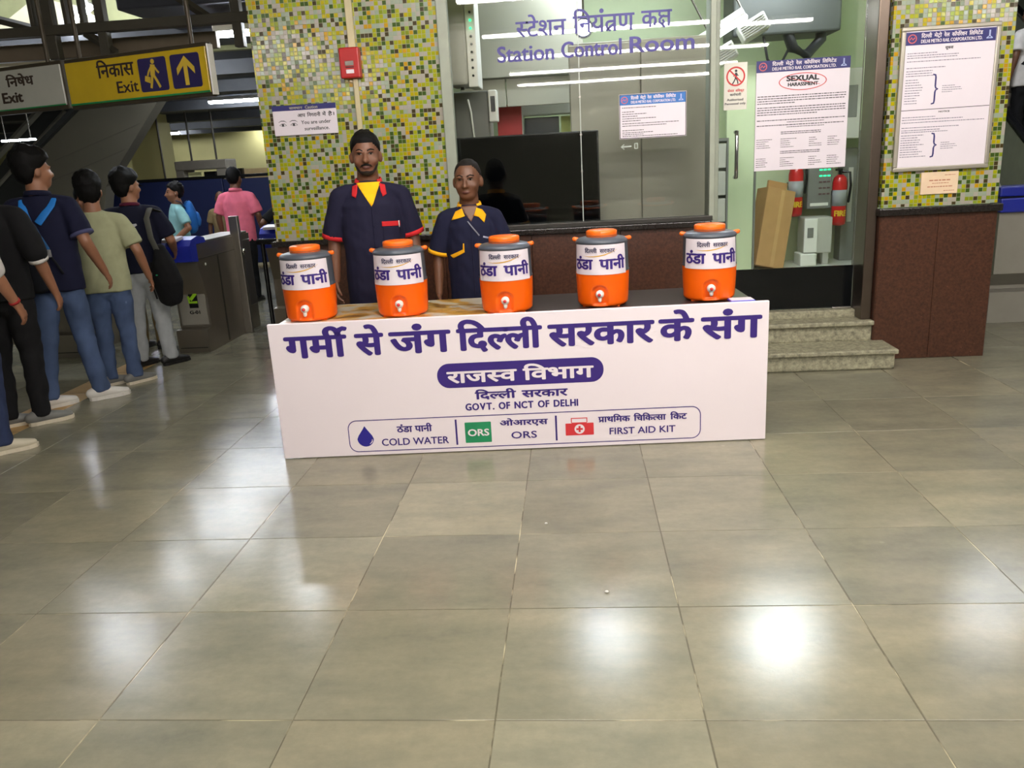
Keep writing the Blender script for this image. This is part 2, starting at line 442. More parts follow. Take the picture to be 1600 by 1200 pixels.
    bp = nd(nt, 'ShaderNodeBump'); bp.inputs['Strength'].default_value = .05; bp.inputs['Distance'].default_value = .01; L(n2.outputs['Fac'], bp.inputs['Height']); L(bp.outputs[0], b.inputs['Normal'])
    return m
TILE = m_floor('grey_green_stone_tile', False)
SLAB = m_floor('stone_floor_bed', True)

def m_glass(name, tint=(1, 1, 1), k=1.0):
    m = bpy.data.materials.new(name); m.use_nodes = True; nt = m.node_tree; nt.nodes.clear(); L = nt.links.new
    fr = nd(nt, 'ShaderNodeFresnel', IOR=1.52); mu = nd(nt, 'ShaderNodeMath', operation='MULTIPLY'); L(fr.outputs[0], mu.inputs[0]); mu.inputs[1].default_value = k
    tr = nd(nt, 'ShaderNodeBsdfTransparent'); tr.inputs[0].default_value = (*tint, 1)
    gl = nd(nt, 'ShaderNodeBsdfGlossy'); gl.inputs['Roughness'].default_value = .015
    nz = nd(nt, 'ShaderNodeTexNoise', Scale=2.0); bp = nd(nt, 'ShaderNodeBump'); bp.inputs['Strength'].default_value = .01; L(nz.outputs['Fac'], bp.inputs['Height']); L(bp.outputs[0], gl.inputs['Normal'])
    mx = nd(nt, 'ShaderNodeMixShader'); L(mu.outputs[0], mx.inputs[0]); L(tr.outputs[0], mx.inputs[1]); L(gl.outputs[0], mx.inputs[2])
    o = nd(nt, 'ShaderNodeOutputMaterial'); L(mx.outputs[0], o.inputs[0])
    return m
GLASS = m_glass('clear_window_glass', (.96, .97, .95), 1.0)

STEEL = mat('brushed_steel', (150, 146, 138), .32, .9, .06, 3, .03, 200)
DSTEEL = mat('dark_steel', (96, 92, 86), .35, .85, .06)
FRAMEG = mat('pale_frame_paint', (150, 156, 140), .45)
WHITEP = mat('white_print_vinyl', (240, 229, 234), .35, var=.015, scale=3)
PURPLE = mat('purple_ink', (52, 28, 118), .5, var=.03)
BLACK = mat('black_plastic', (14, 14, 16), .25)
INK = mat('dark_ink', (50, 48, 52), .6, var=.02)
NAVYINK = mat('navy_ink', (38, 38, 104), .5, var=.02)
WPAPER = mat('white_paper', (226, 217, 224), .5, var=.015)
REDINK = mat('red_ink', (200, 44, 44), .5, var=.03)
WHITE = mat('white_plastic', (232, 230, 224), .35, var=.02)
BLUEP = mat('gate_blue_plastic', (32, 44, 150), .35, var=.05)
DARKCEIL = mat('dark_ceiling_paint', (70, 72, 76), .7)
LIT = lambda n, s, c=(255, 248, 243): mat(n, (250, 250, 245), .4, emit=c, strength=s, var=.0)
TUBE_M = LIT('lit_hall_tube', TUBE); ROOM_M = LIT('lit_room_tube', ROOM_TUBE, (236, 246, 255)); FAR_M = LIT('lit_far_tube', FAR_TUBE, (240, 246, 255))

# ------------------------------------------------------------------ floor
fl = obj('floor', *box(-26, 14, -14, 27, -.12, -.0018), SLAB); tag(fl, 'polished grey-green stone tile floor of the station hall', kind='structure')
_, TF = box(0, 1, 0, 1, 0, 1)
tile_mesh = None
tiles = 0
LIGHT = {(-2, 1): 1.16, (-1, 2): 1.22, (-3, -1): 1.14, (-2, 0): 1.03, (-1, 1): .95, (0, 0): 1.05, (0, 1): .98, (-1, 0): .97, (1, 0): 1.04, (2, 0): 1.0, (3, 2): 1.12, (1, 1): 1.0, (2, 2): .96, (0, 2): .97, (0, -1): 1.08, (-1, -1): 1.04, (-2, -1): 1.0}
for j in range(-3, 10):
    for i in range(-11, 10):
        x0, y0 = -.271 + .6 * i, 1.978 + .6 * j
        if y0 > 5.5 and -2.2 < x0 < 2.6: continue
        if y0 < .9 and (x0 < -2.5 or x0 > 2.4): continue
        if tiles >= 298: continue
        if tile_mesh is None:
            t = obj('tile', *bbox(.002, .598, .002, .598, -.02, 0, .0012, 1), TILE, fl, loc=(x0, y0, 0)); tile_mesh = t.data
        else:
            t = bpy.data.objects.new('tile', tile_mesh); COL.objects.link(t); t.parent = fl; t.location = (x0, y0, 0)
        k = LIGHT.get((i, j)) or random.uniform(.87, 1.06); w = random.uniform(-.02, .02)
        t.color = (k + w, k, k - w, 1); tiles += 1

# yellow tactile strip along the queue
tac = thing('guide_strip', 'ochre tactile guide strip on the floor under the queue', 'guide strip', (0, 0, 0))
TAC = mat('ochre_tactile_tile', (176, 142, 88), .5)
for k in range(9):
    obj('tile', *bbox(-3.98, -3.69, 3.9 + .31 * k, 4.2 + .31 * k, -.002, .0006, .0005, 1), TAC, tac)

# ------------------------------------------------------------------ facade
WY = 5.94
wl = obj('wall_left', *MB().add(box(-2.2, -.88, WY + .01, 6.4, 1.05, 3.6)).add(box(-.88, 2.95, WY + .01, 6.3, 2.72, 3.6)).add(box(-2.2, -2.0, 6.4, 9.2, 1.05, 3.6)).vf, MOSAIC)
tag(wl, 'wall of small yellow, white and green glass mosaic beside the window', kind='structure')
lb = obj('wall_left_base', *MB().add(box(-2.18, .97, WY + .02, 6.4, 0, 1.05)).add(box(-2.18, -2.0, 6.4, 9.2, 0, 1.05)).vf, GRANITE)
tag(lb, 'brown granite dado below the mosaic wall and window', kind='structure')
for k, (a, b) in enumerate(((-2.2, -1.57), (-1.57, -.94), (-.94, -.30), (-.30, .34), (.34, .97))):
    obj('granite_panel', *bbox(a + .002, b - .002, WY, WY + .03, .0, 1.03, .002, 1), GRANITE, lb)
lg = obj('trim_1', *bbox(-2.23, .985, WY - .035, WY + .06, 1.025, 1.065, .006), DARKSTONE); tag(lg, 'dark stone ledge along the facade under the mosaic', kind='structure')
pr_ = obj('wall_right', *box(2.155, 2.935, WY + .01, 6.35, 1.09, 3.6), MOSAIC); tag(pr_, 'mosaic pillar carrying the notice board', kind='structure')
pb = obj('wall_right_base', *box(2.16, 2.93, WY + .02, 6.35, 0, 1.04), GRANITE); tag(pb, 'brown granite base of the notice board pillar', kind='structure')
for a, b in ((2.155, 2.5465), (2.5475, 2.94)): obj('granite_panel', *bbox(a, b, WY, WY + .03, 0, 1.035, .003, 1), GRANITE, pb)
obj('granite_panel', *bbox(2.150, 2.175, WY + .005, 6.34, 0, 1.035, .003, 1), GRANITE, pb)
lg2 = obj('trim_2', *bbox(2.135, 2.96, WY - .03, WY + .06, 1.035, 1.085, .006), DARKSTONE); tag(lg2, 'dark stone ledge at the foot of the pillar mosaic', kind='structure')

# window
w1 = thing('window_1', 'large control room window in a pale metal frame', None, (0, 0, 0), kind='structure')
obj('window_frame', *MB().add(bbox(-.88, -.805, WY - .012, WY + .06, 1.065, 2.72, .006)).add(bbox(.965, 1.005, WY - .012, WY + .06, 1.065, 2.72, .006)).add(bbox(-.805, .965, WY - .012, WY + .06, 2.64, 2.72, .006)).vf, FRAMEG, w1)
obj('window_sill', *bbox(-.86, .99, WY - .025, WY + .07, 1.065, 1.10, .005), mat('dark_sill_metal', (58, 56, 52), .4, .5), w1)
obj('pane', *box(-.805, .076, WY + .02, WY + .028, 1.10, 2.64), GLASS, w1)
obj('pane', *box(.082, .965, WY + .02, WY + .028, 1.10, 2.64), GLASS, w1)
obj('glass_joint', *box(.076, .082, WY + .018, WY + .03, 1.10, 2.64), mat('silicone_joint', (190, 196, 188), .4), w1)
for z in (1.45, 1.7, 1.95, 2.25): obj('glass_clip', *cyl((.079, WY + .012, z), (.079, WY + .036, z), .008), STEEL, w1)
w1_text = words(fit(deva('स~टेशन'), -.34, .0, 2.36, 2.455, .003), fit(deva('िनयंत/ण'), .05, .46, 2.36, 2.465, .003), fit(deva('कK'), .51, .71, 2.37, 2.47, .003))
o = on_plane('lettering', w1_text, mat('violet_vinyl', (64, 56, 134), .5), w1, WY + .02); tag(o, 'violet Hindi lettering on the glass')
o = on_plane('lettering', words(fit(latin('Station'), -.475, -.09, 2.207, 2.307, .004, CAP), fit(latin('Control'), -.035, .37, 2.210, 2.310, .004, CAP), fit(latin('Room'), .43, .86, 2.215, 2.315, .004, CAP)), MATS['violet_vinyl'], w1, WY + .02); tag(o, 'violet words Station Control Room on the glass')
o = on_plane('arrow_sticker', words(stroke([(.36, 1.60), (.43, 1.602)], .008), stroke([(.38, 1.617), (.358, 1.60), (.38, 1.583)], .006), ring(rrect(.45, .475, 1.583, 1.622, .004, 3), rrect(.455, .47, 1.588, 1.617, .003, 3))), mat('pale_etching', (190, 200, 190), .6), w1, WY + .02)

# door and steps
DY = 6.2
d1 = thing('door_1', 'frameless glass entrance door of the control room', None, (0, 0, 0), kind='structure')
obj('door_frame', *MB().add(bbox(2.075, 2.148, 5.99, DY + .06, .29, 3.0, .008)).vf, mat('bronze_steel', (104, 92, 82), .3, .85), d1)
obj('door_jamb', *MB().add(bbox(.985, 1.045, 6.02, DY + .06, .29, 2.85, .008)).vf, FRAMEG, d1)
obj('door_leaf', *box(1.05, 2.07, DY, DY + .012, .37, 2.78), GLASS, d1)
obj('kick_band', *box(1.05, 2.07, DY - .004, DY + .016, .35, .665), mat('black_glass_band', (6, 9, 13), .12), d1)
obj('patch_fitting', *bbox(1.93, 2.07, DY - .02, DY + .03, .30, .355, .004), STEEL, d1)
hd = loft([(1.19, DY - .005, 1.345), (1.19, DY - .06, 1.345), (1.19, DY - .065, 1.40), (1.19, DY - .065, 1.62), (1.19, DY - .06, 1.66), (1.19, DY - .005, 1.66)], [.013] * 6, 12)
obj('door_handle', *hd, mat('chrome', (200, 200, 200), .12, 1.0, .02), d1, True)
st = thing('entrance_steps', 'two worn stone steps up to the glass door beside the pillar', 'steps', (0, 0, 0))
obj('lower_step', *MB().add(bbox(.99, 2.215, 5.66, 6.0, 0, .115, .012)).vf, STEPSTONE, st)
obj('lower_tread', *bbox(.985, 2.228, 5.635, 6.0, .112, .145, .008), STEPSTONE, st)
obj('upper_step', *MB().add(bbox(.99, 2.15, 5.955, 6.25, .14, .262, .012)).vf, STEPSTONE, st)
obj('upper_tread', *bbox(.985, 2.155, 5.925, 6.25, .258, .292, .008), STEPSTONE, st)
obj('threshold', *bbox(1.0, 2.15, 6.12, 6.28, .288, .345, .006), STEPSTONE, st)

# ------------------------------------------------------------------ control room interior
RG = mat('pale_green_room_paint', (202, 214, 178), .6, var=.03)
GREYC = mat('grey_cabinet_paint', (160, 158, 146), .42, var=.03)
LGREY = mat('light_grey_enamel', (182, 180, 172), .4, var=.03)
MGREY = mat('mid_grey_enamel', (116, 116, 112), .45, var=.04)
RF = obj('floor_control_room', *box(-2.0, 3.05, 6.25, 9.1, .05, .345), mat('white_room_tile', (206, 206, 198), .25, var=.04)); tag(RF, 'white floor of the control room', kind='structure')
rw = obj('wall_room_back', *box(-2.0, 3.05, 9.0, 9.12, .34, 3.5), RG); tag(rw, 'pale green back wall of the control room', kind='structure')
rr_ = obj('wall_room_right', *box(3.0, 3.08, 6.35, 9.1, 0, 3.5), RG); tag(rr_, 'pale green side wall of the control room', kind='structure')
rc = obj('ceiling_control_room', *box(-2.0, 3.05, 6.3, 9.1, 3.4, 3.5), mat('room_ceiling', (150, 152, 146), .7)); tag(rc, 'ceiling of the control room', kind='structure')

def tube_light(p, L, axis, m, label, group=None, w=.05, cat='tube light', body=True):
    """batten with a glowing tube; p is the middle of its underside"""
    t = thing('tube_light', label, cat, p, 0, group)
    a = (L / 2, w / 2) if axis == 'x' else (w / 2, L / 2)
    if body: obj('housing', *bbox(-a[0] - .02, a[0] + .02, -a[1] - .02, a[1] + .02, .03, .09, .006, 1), WHITE, t)
    obj('tube', *(loft([(-a[0], 0, .015), (a[0], 0, .015)], [w / 2] * 2, 10, ref=(0, 1, 0)) if axis == 'x' else loft([(0, -a[1], .015), (0, a[1], .015)], [w / 2] * 2, 10)), m, t)
    return t
tube_light((.27, 7.1, 3.12), .34, 'x', ROOM_M, 'lit batten under the control room ceiling above the grey cabinet', 'battens in the control room', .2)
tube_light((1.9, 7.15, 3.12), .42, 'x', ROOM_M, 'lit batten under the control room ceiling above the door', 'battens in the control room', .24)
t = tube_light((1.34, 7.5, 2.5), .36, 'x', LIT('lit_small_batten', 14., (236, 246, 255)), 'bright slanting lamp beside the air conditioners behind the glass door', 'battens in the control room', .06)
t.rotation_euler = (0, -radians(27), radians(-20))

c = thing('reflection_lamp', 'small bright bluish lamp behind the joint of the window panes', 'lamp', (.13, 6.5, 2.47)); obj('rod', *cyl((0, 0, .07), (0, 0, .93), .008), DSTEEL, c); obj('housing', *cyl((0, .02, .0), (0, .06, .0), .07, 20), BLACK, c); obj('lens', *cyl((0, .008, .0), (0, .02, .0), .055, 20), LIT('lit_reflection', 60., (190, 200, 255)), c); obj('yoke', *bbox(-.012, .012, .02, .05, .05, .09, .003, 1), DSTEEL, c)  # made-up lamp that stands in for a bluish reflection on the glass
# tall grey double-door cabinet behind the glass
c = thing('grey_cabinet', 'tall grey two-door cabinet standing behind the right window pane', 'cabinet', (.555, 6.65, .345))
obj('body', *bbox(-.545, .545, .01, .5, 0, 2.04, .006, 1), GREYC, c)
for sx in (-1, 1): obj('door', *bbox(min(sx * .003, sx * .54), max(sx * .003, sx * .54), -.02, .01, .02, 2.02, .004, 1), GREYC, c)
# control box with lamps on the left wall side
c = thing('signal_box', 'hanging grey control box with a column of green lamps behind the window', 'control box', (-.80, 6.45, 2.12))
obj('body', *bbox(-.10, .055, 0, .35, 0, .62, .02), LGREY, c); obj('front_plate', *bbox(.055, .13, -.005, .30, -.02, .61, .008), WHITE, c)
for k in range(9):
    z = .50 - .055 * k
    obj('lamp', *cyl((.095, -.02, z), (.095, .0, z), .009, 10), mat('green_lamp', (30, 170, 110), .3, emit=(40, 230, 140), strength=2.0) if k in (1, 2) else BLACK, c)
obj('mount', *cyl((-.02, .2, -.02), (-.02, .2, 1.0), .015), DSTEEL, c)
c = thing('overhead_cupboard', 'grey overhead cupboard panel behind the violet lettering', 'cupboard', (-.33, 7.5, 2.25))
obj('body', *bbox(-.45, .47, 0, .4, .0, .8, .008), GREYC, c); obj('lower_panel', *bbox(-.62, -.22, .05, .09, -.24, -.006, .004), GREYC, c); obj('lower_panel', *bbox(-.212, .47, .05, .09, -.24, -.006, .004), GREYC, c)
c = thing('grey_switch_cabinet', 'grey switch cabinet with a white meter behind the window', 'cabinet', (-.80, 7.0, .345))
obj('body', *bbox(-.14, .14, 0, .4, 0, 1.77, .01), MGREY, c); obj('meter', *bbox(.145, .215, -.03, .12, 1.52, 1.77, .01), WHITE, c); obj('display', *box(.165, .20, -.034, -.03, 1.60, 1.72), BLACK, c)
obj('cable', *loft([(-.02, -.03, 1.7), (.0, -.04, 1.6), (.02, -.03, 1.3), (.02, -.02, .9)], [.008] * 4, 8), WHITE, c, True)
c = thing('red_notice', 'red notice panel on a stand behind the window', 'notice', (-.56, 8.0, .345)); obj('panel', *bbox(-.115, .115, 0, .02, .9, 1.71, .004), mat('red_panel', (196, 50, 54), .5, var=.08), c); obj('stand', *bbox(-.02, .02, .02, .05, 0, 1.0, .004), DSTEEL, c)
c = thing('glazed_shelf', 'white shelf unit with dark screens behind the left window pane', 'shelf', (-.2, 8.3, .345))
obj('frame', *MB().add(bbox(-.27, -.25, 0, .3, 0, 1.75, .004, 1)).add(bbox(.25, .27, 0, .3, 0, 1.75, .004, 1)).add(bbox(-.25, .25, 0, .3, 1.62, 1.75, .004, 1)).add(bbox(-.25, .25, 0, .3, 1.28, 1.32, .004, 1)).add(bbox(-.25, .25, 0, .3, .0, .04, .004, 1)).vf, LGREY, c)
obj('screen', *bbox(-.24, .10, .1, .16, 1.34, 1.60, .006), mat('dark_screen', (40, 46, 54), .15), c); obj('pinned_sheet', *box(.12, .24, .08, .085, 1.34, 1.6), mat('yellowish_sheet', (206, 212, 130), .5), c)
# television
c = thing('television', 'large black flat screen television behind the left window pane', 'television', (-.33, 6.06, 1.073))
c.rotation_euler = (radians(-1.2), 0, 0)
obj('bezel', *bbox(-.545, .535, 0, .045, .02, .655, .006), BLACK, c); obj('screen', *box(-.535, .525, -.002, .001, .03, .645), mat('tv_glass', (5, 6, 8), .06), c)
for s in (-.3, .3): obj('foot', *bbox(s - .02, s + .02, -.02, .12, .0, .02, .003), BLACK, c)
c = thing('tv_shelf', 'grey shelf under the television behind the window', 'shelf', (-.33, 6.1, .345)); obj('top', *bbox(-.55, .55, 0, .35, .70, .725, .004), MGREY, c)
for s in (-.5, .5): obj('support', *bbox(s - .02, s + .02, .05, .3, 0, .70, .003), MGREY, c)

# behind the glass door
c = thing('steel_rack', 'grey metal rack of drawers seen behind the left edge of the glass door', 'rack', (1.36, 8.0, .345))
obj('frame', *MB().add(bbox(-.16, -.14, 0, .5, 0, 1.30, .003, 1)).add(bbox(.10, .12, 0, .5, 0, 1.30, .003, 1)).add(bbox(-.14, .10, .0, .5, 1.27, 1.3, .003, 1)).vf, MGREY, c)
for k in range(5): obj('drawer', *bbox(-.135, .095, -.01, .45, .03 + .25 * k, .25 + .25 * k, .006), LGREY, c)
c = thing('green_partition', 'pale green partition panel behind the door handle', 'partition', (1.66, 8.3, .345)); obj('panel', *bbox(-.15, .12, 0, .06, 0, 1.95, .006), RG, c); obj('edge_strip', *bbox(.12, .14, -.01, .07, 0, 1.95, .003), MGREY, c)
for (x, z, y, lb_) in ((1.58, 2.53, 7.5, 'upper white louvred air conditioner behind the glass door'), (1.34, 2.33, 7.6, 'lower white louvred air conditioner behind the glass door')):
    c = thing('air_conditioner', lb_, 'air conditioner', (x, y, z), 0, 'louvred units behind the door'); c.rotation_euler = (0, -radians(28), radians(-8))
    obj('casing', *bbox(-.12, .12, 0, .28, -.07, .07, .012), LGREY, c)
    for k in range(6): obj('louvre', *bbox(-.105, .105, -.012, .0, -.056 + .019 * k, -.048 + .019 * k, .002, 1), MGREY, c)
    obj('bracket', *cyl((.0, .2, .0), (.0, .2, .62), .01), DSTEEL, c)
c = thing('black_ventilation_duct', 'dark ventilation ducts and cables under the ceiling behind the door', 'duct', (2.0, 7.9, 2.3))
obj('duct_box', *bbox(-.52, .42, 0, .5, .20, .85, .02), mat('dark_duct', (58, 60, 58), .5, .2), c); obj('duct_pipe', *loft([(-.05, .1, .3), (.02, .05, .08), (.15, .08, .02), (.28, .12, .15), (.3, .15, .5)], [.05] * 5, 12), mat('black_hose', (24, 24, 26), .5), c, True)
obj('cable', *loft([(-.25, .1, .3), (-.2, .05, .0), (-.1, .05, -.08), (.0, .08, .1), (.02, .1, .4)], [.012] * 5, 8), MATS['black_hose'], c, True); obj('hanger', *cyl((-.2, .25, .8), (-.2, .25, 1.1), .012), DSTEEL, c)
c = thing('electric_box', 'pale wall cabinet with a red lamp at the right of the glass door', 'electric box', (2.76, 8.62, 1.58)); obj('body', *bbox(-.14, .14, 0, .3, 0, .66, .01), LGREY, c); obj('red_lamp', *cyl((-.11, -.012, .55), (-.11, .0, .55), .018), mat('red_lamp', (220, 30, 40), .3, emit=(255, 40, 50), strength=2.), c)
obj('window_plate', *bbox(-.07, .07, -.006, .0, .2, .5, .003, 1), MGREY, c)
c = thing('cardboard_box', 'tall brown cardboard box leaning on the wall behind the glass door', 'box', (2.0, 8.35, .345)); c.rotation_euler = (radians(-7), radians(13), radians(18))
CARD = mat('brown_cardboard', (178, 136, 88), .75, var=.08)
obj('carton', *bbox(-.20, .12, 0, .20, .02, .80, .006), CARD, c); obj('flap', *bbox(-.10, .12, .17, .20, .80, .90, .002, 1), CARD, c); obj('tape', *box(-.04, .0, -.001, .0, .03, .79), mat('packing_tape', (190, 150, 100), .3), c)
def extinguisher(x, y, z, label):
    c = thing('fire_extinguisher', label, 'fire extinguisher', (x, y, z), 0, 'fire extinguishers behind the door')
    RED = mat('extinguisher_red', (186, 26, 30), .3, var=.04)
    obj('cylinder', *revolve([(.03, 0), (.068, .012), (.072, .05), (.072, .43), (.06, .48), (.028, .51)], 24), RED, c, True)
    obj('label_band', *revolve([(.0735, .20), (.0735, .36)], 24), mat('grey_band', (150, 152, 156), .4), c, True)
    obj('valve', *MB().add(cyl((0, 0, .50), (0, 0, .55), .016)).add(bbox(-.05, .02, -.012, .012, .55, .57, .004, 1)).add(bbox(-.06, .02, -.012, .012, .585, .60, .004, 1)).vf, BLACK, c)
    obj('hose', *loft([(.02, 0, .54), (.09, -.02, .53), (.10, -.03, .40), (.085, -.03, .24)], [.013] * 4, 8), BLACK, c, True)
    V, F = fit(latin('FIRE'), -.062, .062, .10, .155, .004, CAP)
    obj('lettering', [(.0745 * sin(v[0] / .0745), -.0745 * cos(v[0] / .0745) - v[2] * .0002, v[1]) for v in V], F, mat('yellow_ink', (226, 190, 40), .5), c)
    obj('bracket', *box(-.02, .02, .06, 9.0 - y - .001, .3, .34), DSTEEL, c)
extinguisher(2.295, 8.72, .83, 'red fire extinguisher right behind the cardboard box'); extinguisher(2.735, 8.72, .72, 'red fire extinguisher next to the door post')
c = thing('alarm_panel', 'grey alarm panel with green lamps between the fire extinguishers', 'alarm panel', (2.53, 8.7, .9)); obj('body', *bbox(-.12, .12, 0, .29, 0, .46, .01), MGREY, c)
for r in range(5):
    for k in range(3): obj('button', *bbox(-.01 + .04 * k, .02 + .04 * k, -.006, 0, .14 + .06 * r, .155 + .06 * r, .002, 1), MATS['green_lamp'] if r > 2 else mat('maroon_key', (90, 60, 66), .4), c)
obj('name_strip', *box(-.09, .09, -.003, 0, .03, .06), WHITE, c)
c = thing('small_device', 'beige electronic box on legs below the alarm panel', 'device', (2.47, 8.55, .345)); obj('body', *bbox(-.12, .16, 0, .25, .12, .48, .01), LGREY, c); obj('front', *bbox(-.12, .01, -.015, 0, .13, .47, .006), WHITE, c); obj('display', *box(-.09, -.03, -.018, -.014, .28, .38), MGREY, c)
obj('foot', *bbox(-.16, -.0, -.06, .2, 0, .12, .008), WHITE, c); obj('foot', *bbox(.08, .14, .02, .2, 0, .12, .004), LGREY, c)
c = thing('cable_cover', 'grey vertical cable cover on the wall next to the door post', 'cable cover', (2.87, 8.8, .345)); obj('cover', *bbox(-.08, .07, 0, .19, 0, 1.14, .006), MGREY, c); obj('plate', *bbox(-.03, .02, -.006, 0, .4, .95, .003, 1), LGREY, c)

# ------------------------------------------------------------------ hall ceiling and far hall
hc = obj('ceiling', *box(-9, 9, -14, 5.94, 3.6, 3.75), mat('hall_ceiling_paint', (170, 172, 162), .7)); tag(hc, 'ceiling of the station hall', kind='structure')
bw = obj('wall_behind', *box(-12, 12, -14.2, -14, 0, 4), mat('hall_wall_paint', (120, 120, 104), .6)); tag(bw, 'wall at the back of the hall', kind='structure')
rows = [(3.5, -1.6, 3.6), (2.0, -1.2, 3.6), (-.8, -1.2, 3.6), (-3.6, -1.2, 3.6), (-6.4, -1.2, 3.6), (-9.2, -1.2, 3.6)]  # row nearest the facade is added, out of view, to light facade and men
for k, (y, xa, xb) in enumerate(rows):
    tube_light(((xa + xb) / 2, y, 3.3), xb - xa, 'x', TUBE_M, 'long tube light hanging in the hall, %s row from the facade' % ('first second third fourth fifth sixth'.split()[k]), 'long tube lights of the hall', .06)
for k, (x, y) in enumerate(((-4.6, -1.2), (-4.4, -5), (5.6, 3.4), (5.6, -.6))):  # out of view; the left pair is added to light that side
    tube_light((x, y, 3.3), 1.3, 'x', TUBE_M, 'short tube light on the hall ceiling, %s' % ['left rear of the hall', 'far left rear of the hall', 'in front of the right gate', 'right rear of the hall'][k], 'short tube lights of the hall', .06)
OLIVE = mat('olive_wall_paint', (176, 168, 112), .65, var=.06, scale=1.5)
fw = obj('wall_far', *box(-26, -2, 25.5, 25.7, 0, 3.4), OLIVE); tag(fw, 'olive yellow wall at the far end of the hall', kind='structure')
fc = obj('ceiling_far', *box(-26, -2.2, 8.9, 25.6, 2.95, 3.1), DARKCEIL); tag(fc, 'dark ceiling of the far hall', kind='structure')
for k, y in enumerate((10.5, 12.6, 15.5, 18.5, 21.5, 23.8)):
    b_ = obj('beam', *box(-20, -2.3, y, y + .35, 2.78, 2.95), mat('ceiling_beam_paint', (82, 84, 88), .6), fc)
for p, L, lb_ in (((-2.75, 7.95, 2.82), 1.0, 'lit tube light just right of the yellow exit sign'), ((-5.45, 14.8, 2.82), 1.8, 'lit tube light below the exit sign beside the mosaic wall'), ((-11.75, 23.45, 2.80), 1.25, 'small lit tube light over the far yellow wall'), ((-9.3, 25.0, 2.865), .6, 'smallest tube light close to the mosaic wall edge')):
    tube_light(p, L, 'x', FAR_M, lb_, 'tube lights of the far hall', .07)
for q, yq in enumerate((9.6, 11.3)): tube_light((-4.85, yq, 2.85), 1.1, 'x', FAR_M, 'tube light of the far ceiling behind the exit sign, %s one' % ['nearer', 'farther'][q], 'tube lights of the far hall', .045)
t = tube_light((-6.25, 9.2, 2.06), .40, 'x', FAR_M, 'thin lit tube just above the head of the boy with the blue bag', 'tube lights of the far hall', .022, body=False)
for q in (-.15, .15): obj('rod', *cyl((q, 0, .02), (q, 0, .89), .006), DSTEEL, t)
tube_light((4.6, 9.3, 4.11), 1.6, 'x', FAR_M, 'tube light of the hall right of the pillar', 'tube lights of the far hall', .07)
# ------------------------------------------------------------------ tables and printed banner
BZ = radians(2.376)
ban = thing('banner_board', 'wide white printed banner board standing in front of the tables', 'banner', (-1.659, 4.171, 0), BZ)
bn = obj('board', *bbox(0, 2.677, 0, .022, .004, .772, .004), WHITEP, ban)
hl = [('गमी^', .089, .425), ('से', .475, .617), ('जंग', .661, .98), ('िदल~ली', 1.027, 1.471), ('सरकार', 1.516, 2.067), ('के', 2.105, 2.277), ('संग', 2.328, 2.633)]
o = on_plane('headline', words(*[fit(deva(s), a, b, .583, .695, .0085) for s, a, b in hl]), PURPLE, bn); tag(o, 'big purple Hindi headline')
o = on_plane('pill', flat(rrect(.898, 1.801, .374, .512, .066, 8)), PURPLE, bn); tag(o, 'purple rounded bar')
o = on_plane('pill_lettering', words(fit(deva('राजस~व'), .954, 1.328, .403, .463, .0045), fit(deva('िवभाग'), 1.368, 1.743, .403, .463, .0045)), WHITEP, bn, -.001); tag(o, 'white Hindi lettering on the purple bar')
o = on_plane('department_line', words(fit(deva('िदल~ली'), 1.099, 1.32, .305, .342, .003), fit(deva('सरकार'), 1.355, 1.601, .305, .342, .003)), PURPLE, bn)
o = on_plane('english_line', fit(spaced('GOVT. OF NCT OF DELHI', .16), 1.042, 1.656, .243, .281, .0022, CAP), PURPLE, bn)
LP_ = rrect(.376, 2.324, .026, .212, .05, 8); LI = rrect(.381, 2.319, .031, .207, .045, 8)
o = on_plane('outline', ring(LP_, LI), PURPLE, bn)
dr = []
for k in range(24):
    a = 2 * pi * k / 24 - pi / 2; r = .046
    if sin(a) > .25: dr.append((.470 + r * cos(a) * (1.15 - sin(a)) * .95, .103 + r * sin(a) * 1.62))
    else: dr.append((.470 + r * cos(a), .103 + r * sin(a)))
on_plane('drop_emblem', flat(dr), mat('drop_blue', (42, 36, 140), .4), bn)
on_plane('drop_highlight', stroke([(.492, .072), (.506, .085), (.508, .10)], [.002, .006, .002]), WHITEP, bn, -.001)
on_plane('cold_water_hindi', words(fit(deva('ठंडा'), .651, .735, .133, .166, .002), fit(deva('पानी'), .752, .845, .133, .166, .002)), PURPLE, bn)
on_plane('cold_water_english', fit(latin('COLD WATER'), .56, .934, .058, .098, .001, CAP), PURPLE, bn)
on_plane('divider', stroke([(.980, .193), (.980, .045)], .010), PURPLE, bn); on_plane('divider', stroke([(1.533, .191), (1.533, .046)], .010), PURPLE, bn)
on_plane('ors_square', flat(rrect(1.028, 1.174, .054, .173, .004, 2)), mat('emblem_green', (30, 140, 92), .5), bn)
on_plane('ors_white', fit(latin('ORS'), 1.045, 1.160, .094, .132, .002, CAP), WHITEP, bn, -.001)
on_plane('ors_hindi', fit(deva('ओआरएस'), 1.225, 1.487, .146, .174, .002), PURPLE, bn)
on_plane('ors_english', fit(latin('ORS'), 1.284, 1.424, .069, .108, .001, CAP), PURPLE, bn)
KR = mat('kit_red', (214, 52, 58), .5)
on_plane('kit_case', words(flat(rrect(1.584, 1.739, .072, .142, .003, 2)), ring([(1.615, .146), (1.705, .146), (1.705, .173), (1.615, .173)], [(1.620, .142), (1.700, .142), (1.700, .168), (1.620, .168)])), KR, bn)
on_plane('kit_disc', disc(1.661, .108, .028), WHITEP, bn, -.001)
on_plane('kit_cross', words(stroke([(1.643, .108), (1.679, .108)], .011), stroke([(1.661, .090), (1.661, .126)], .011, 1)), KR, bn, -.002)
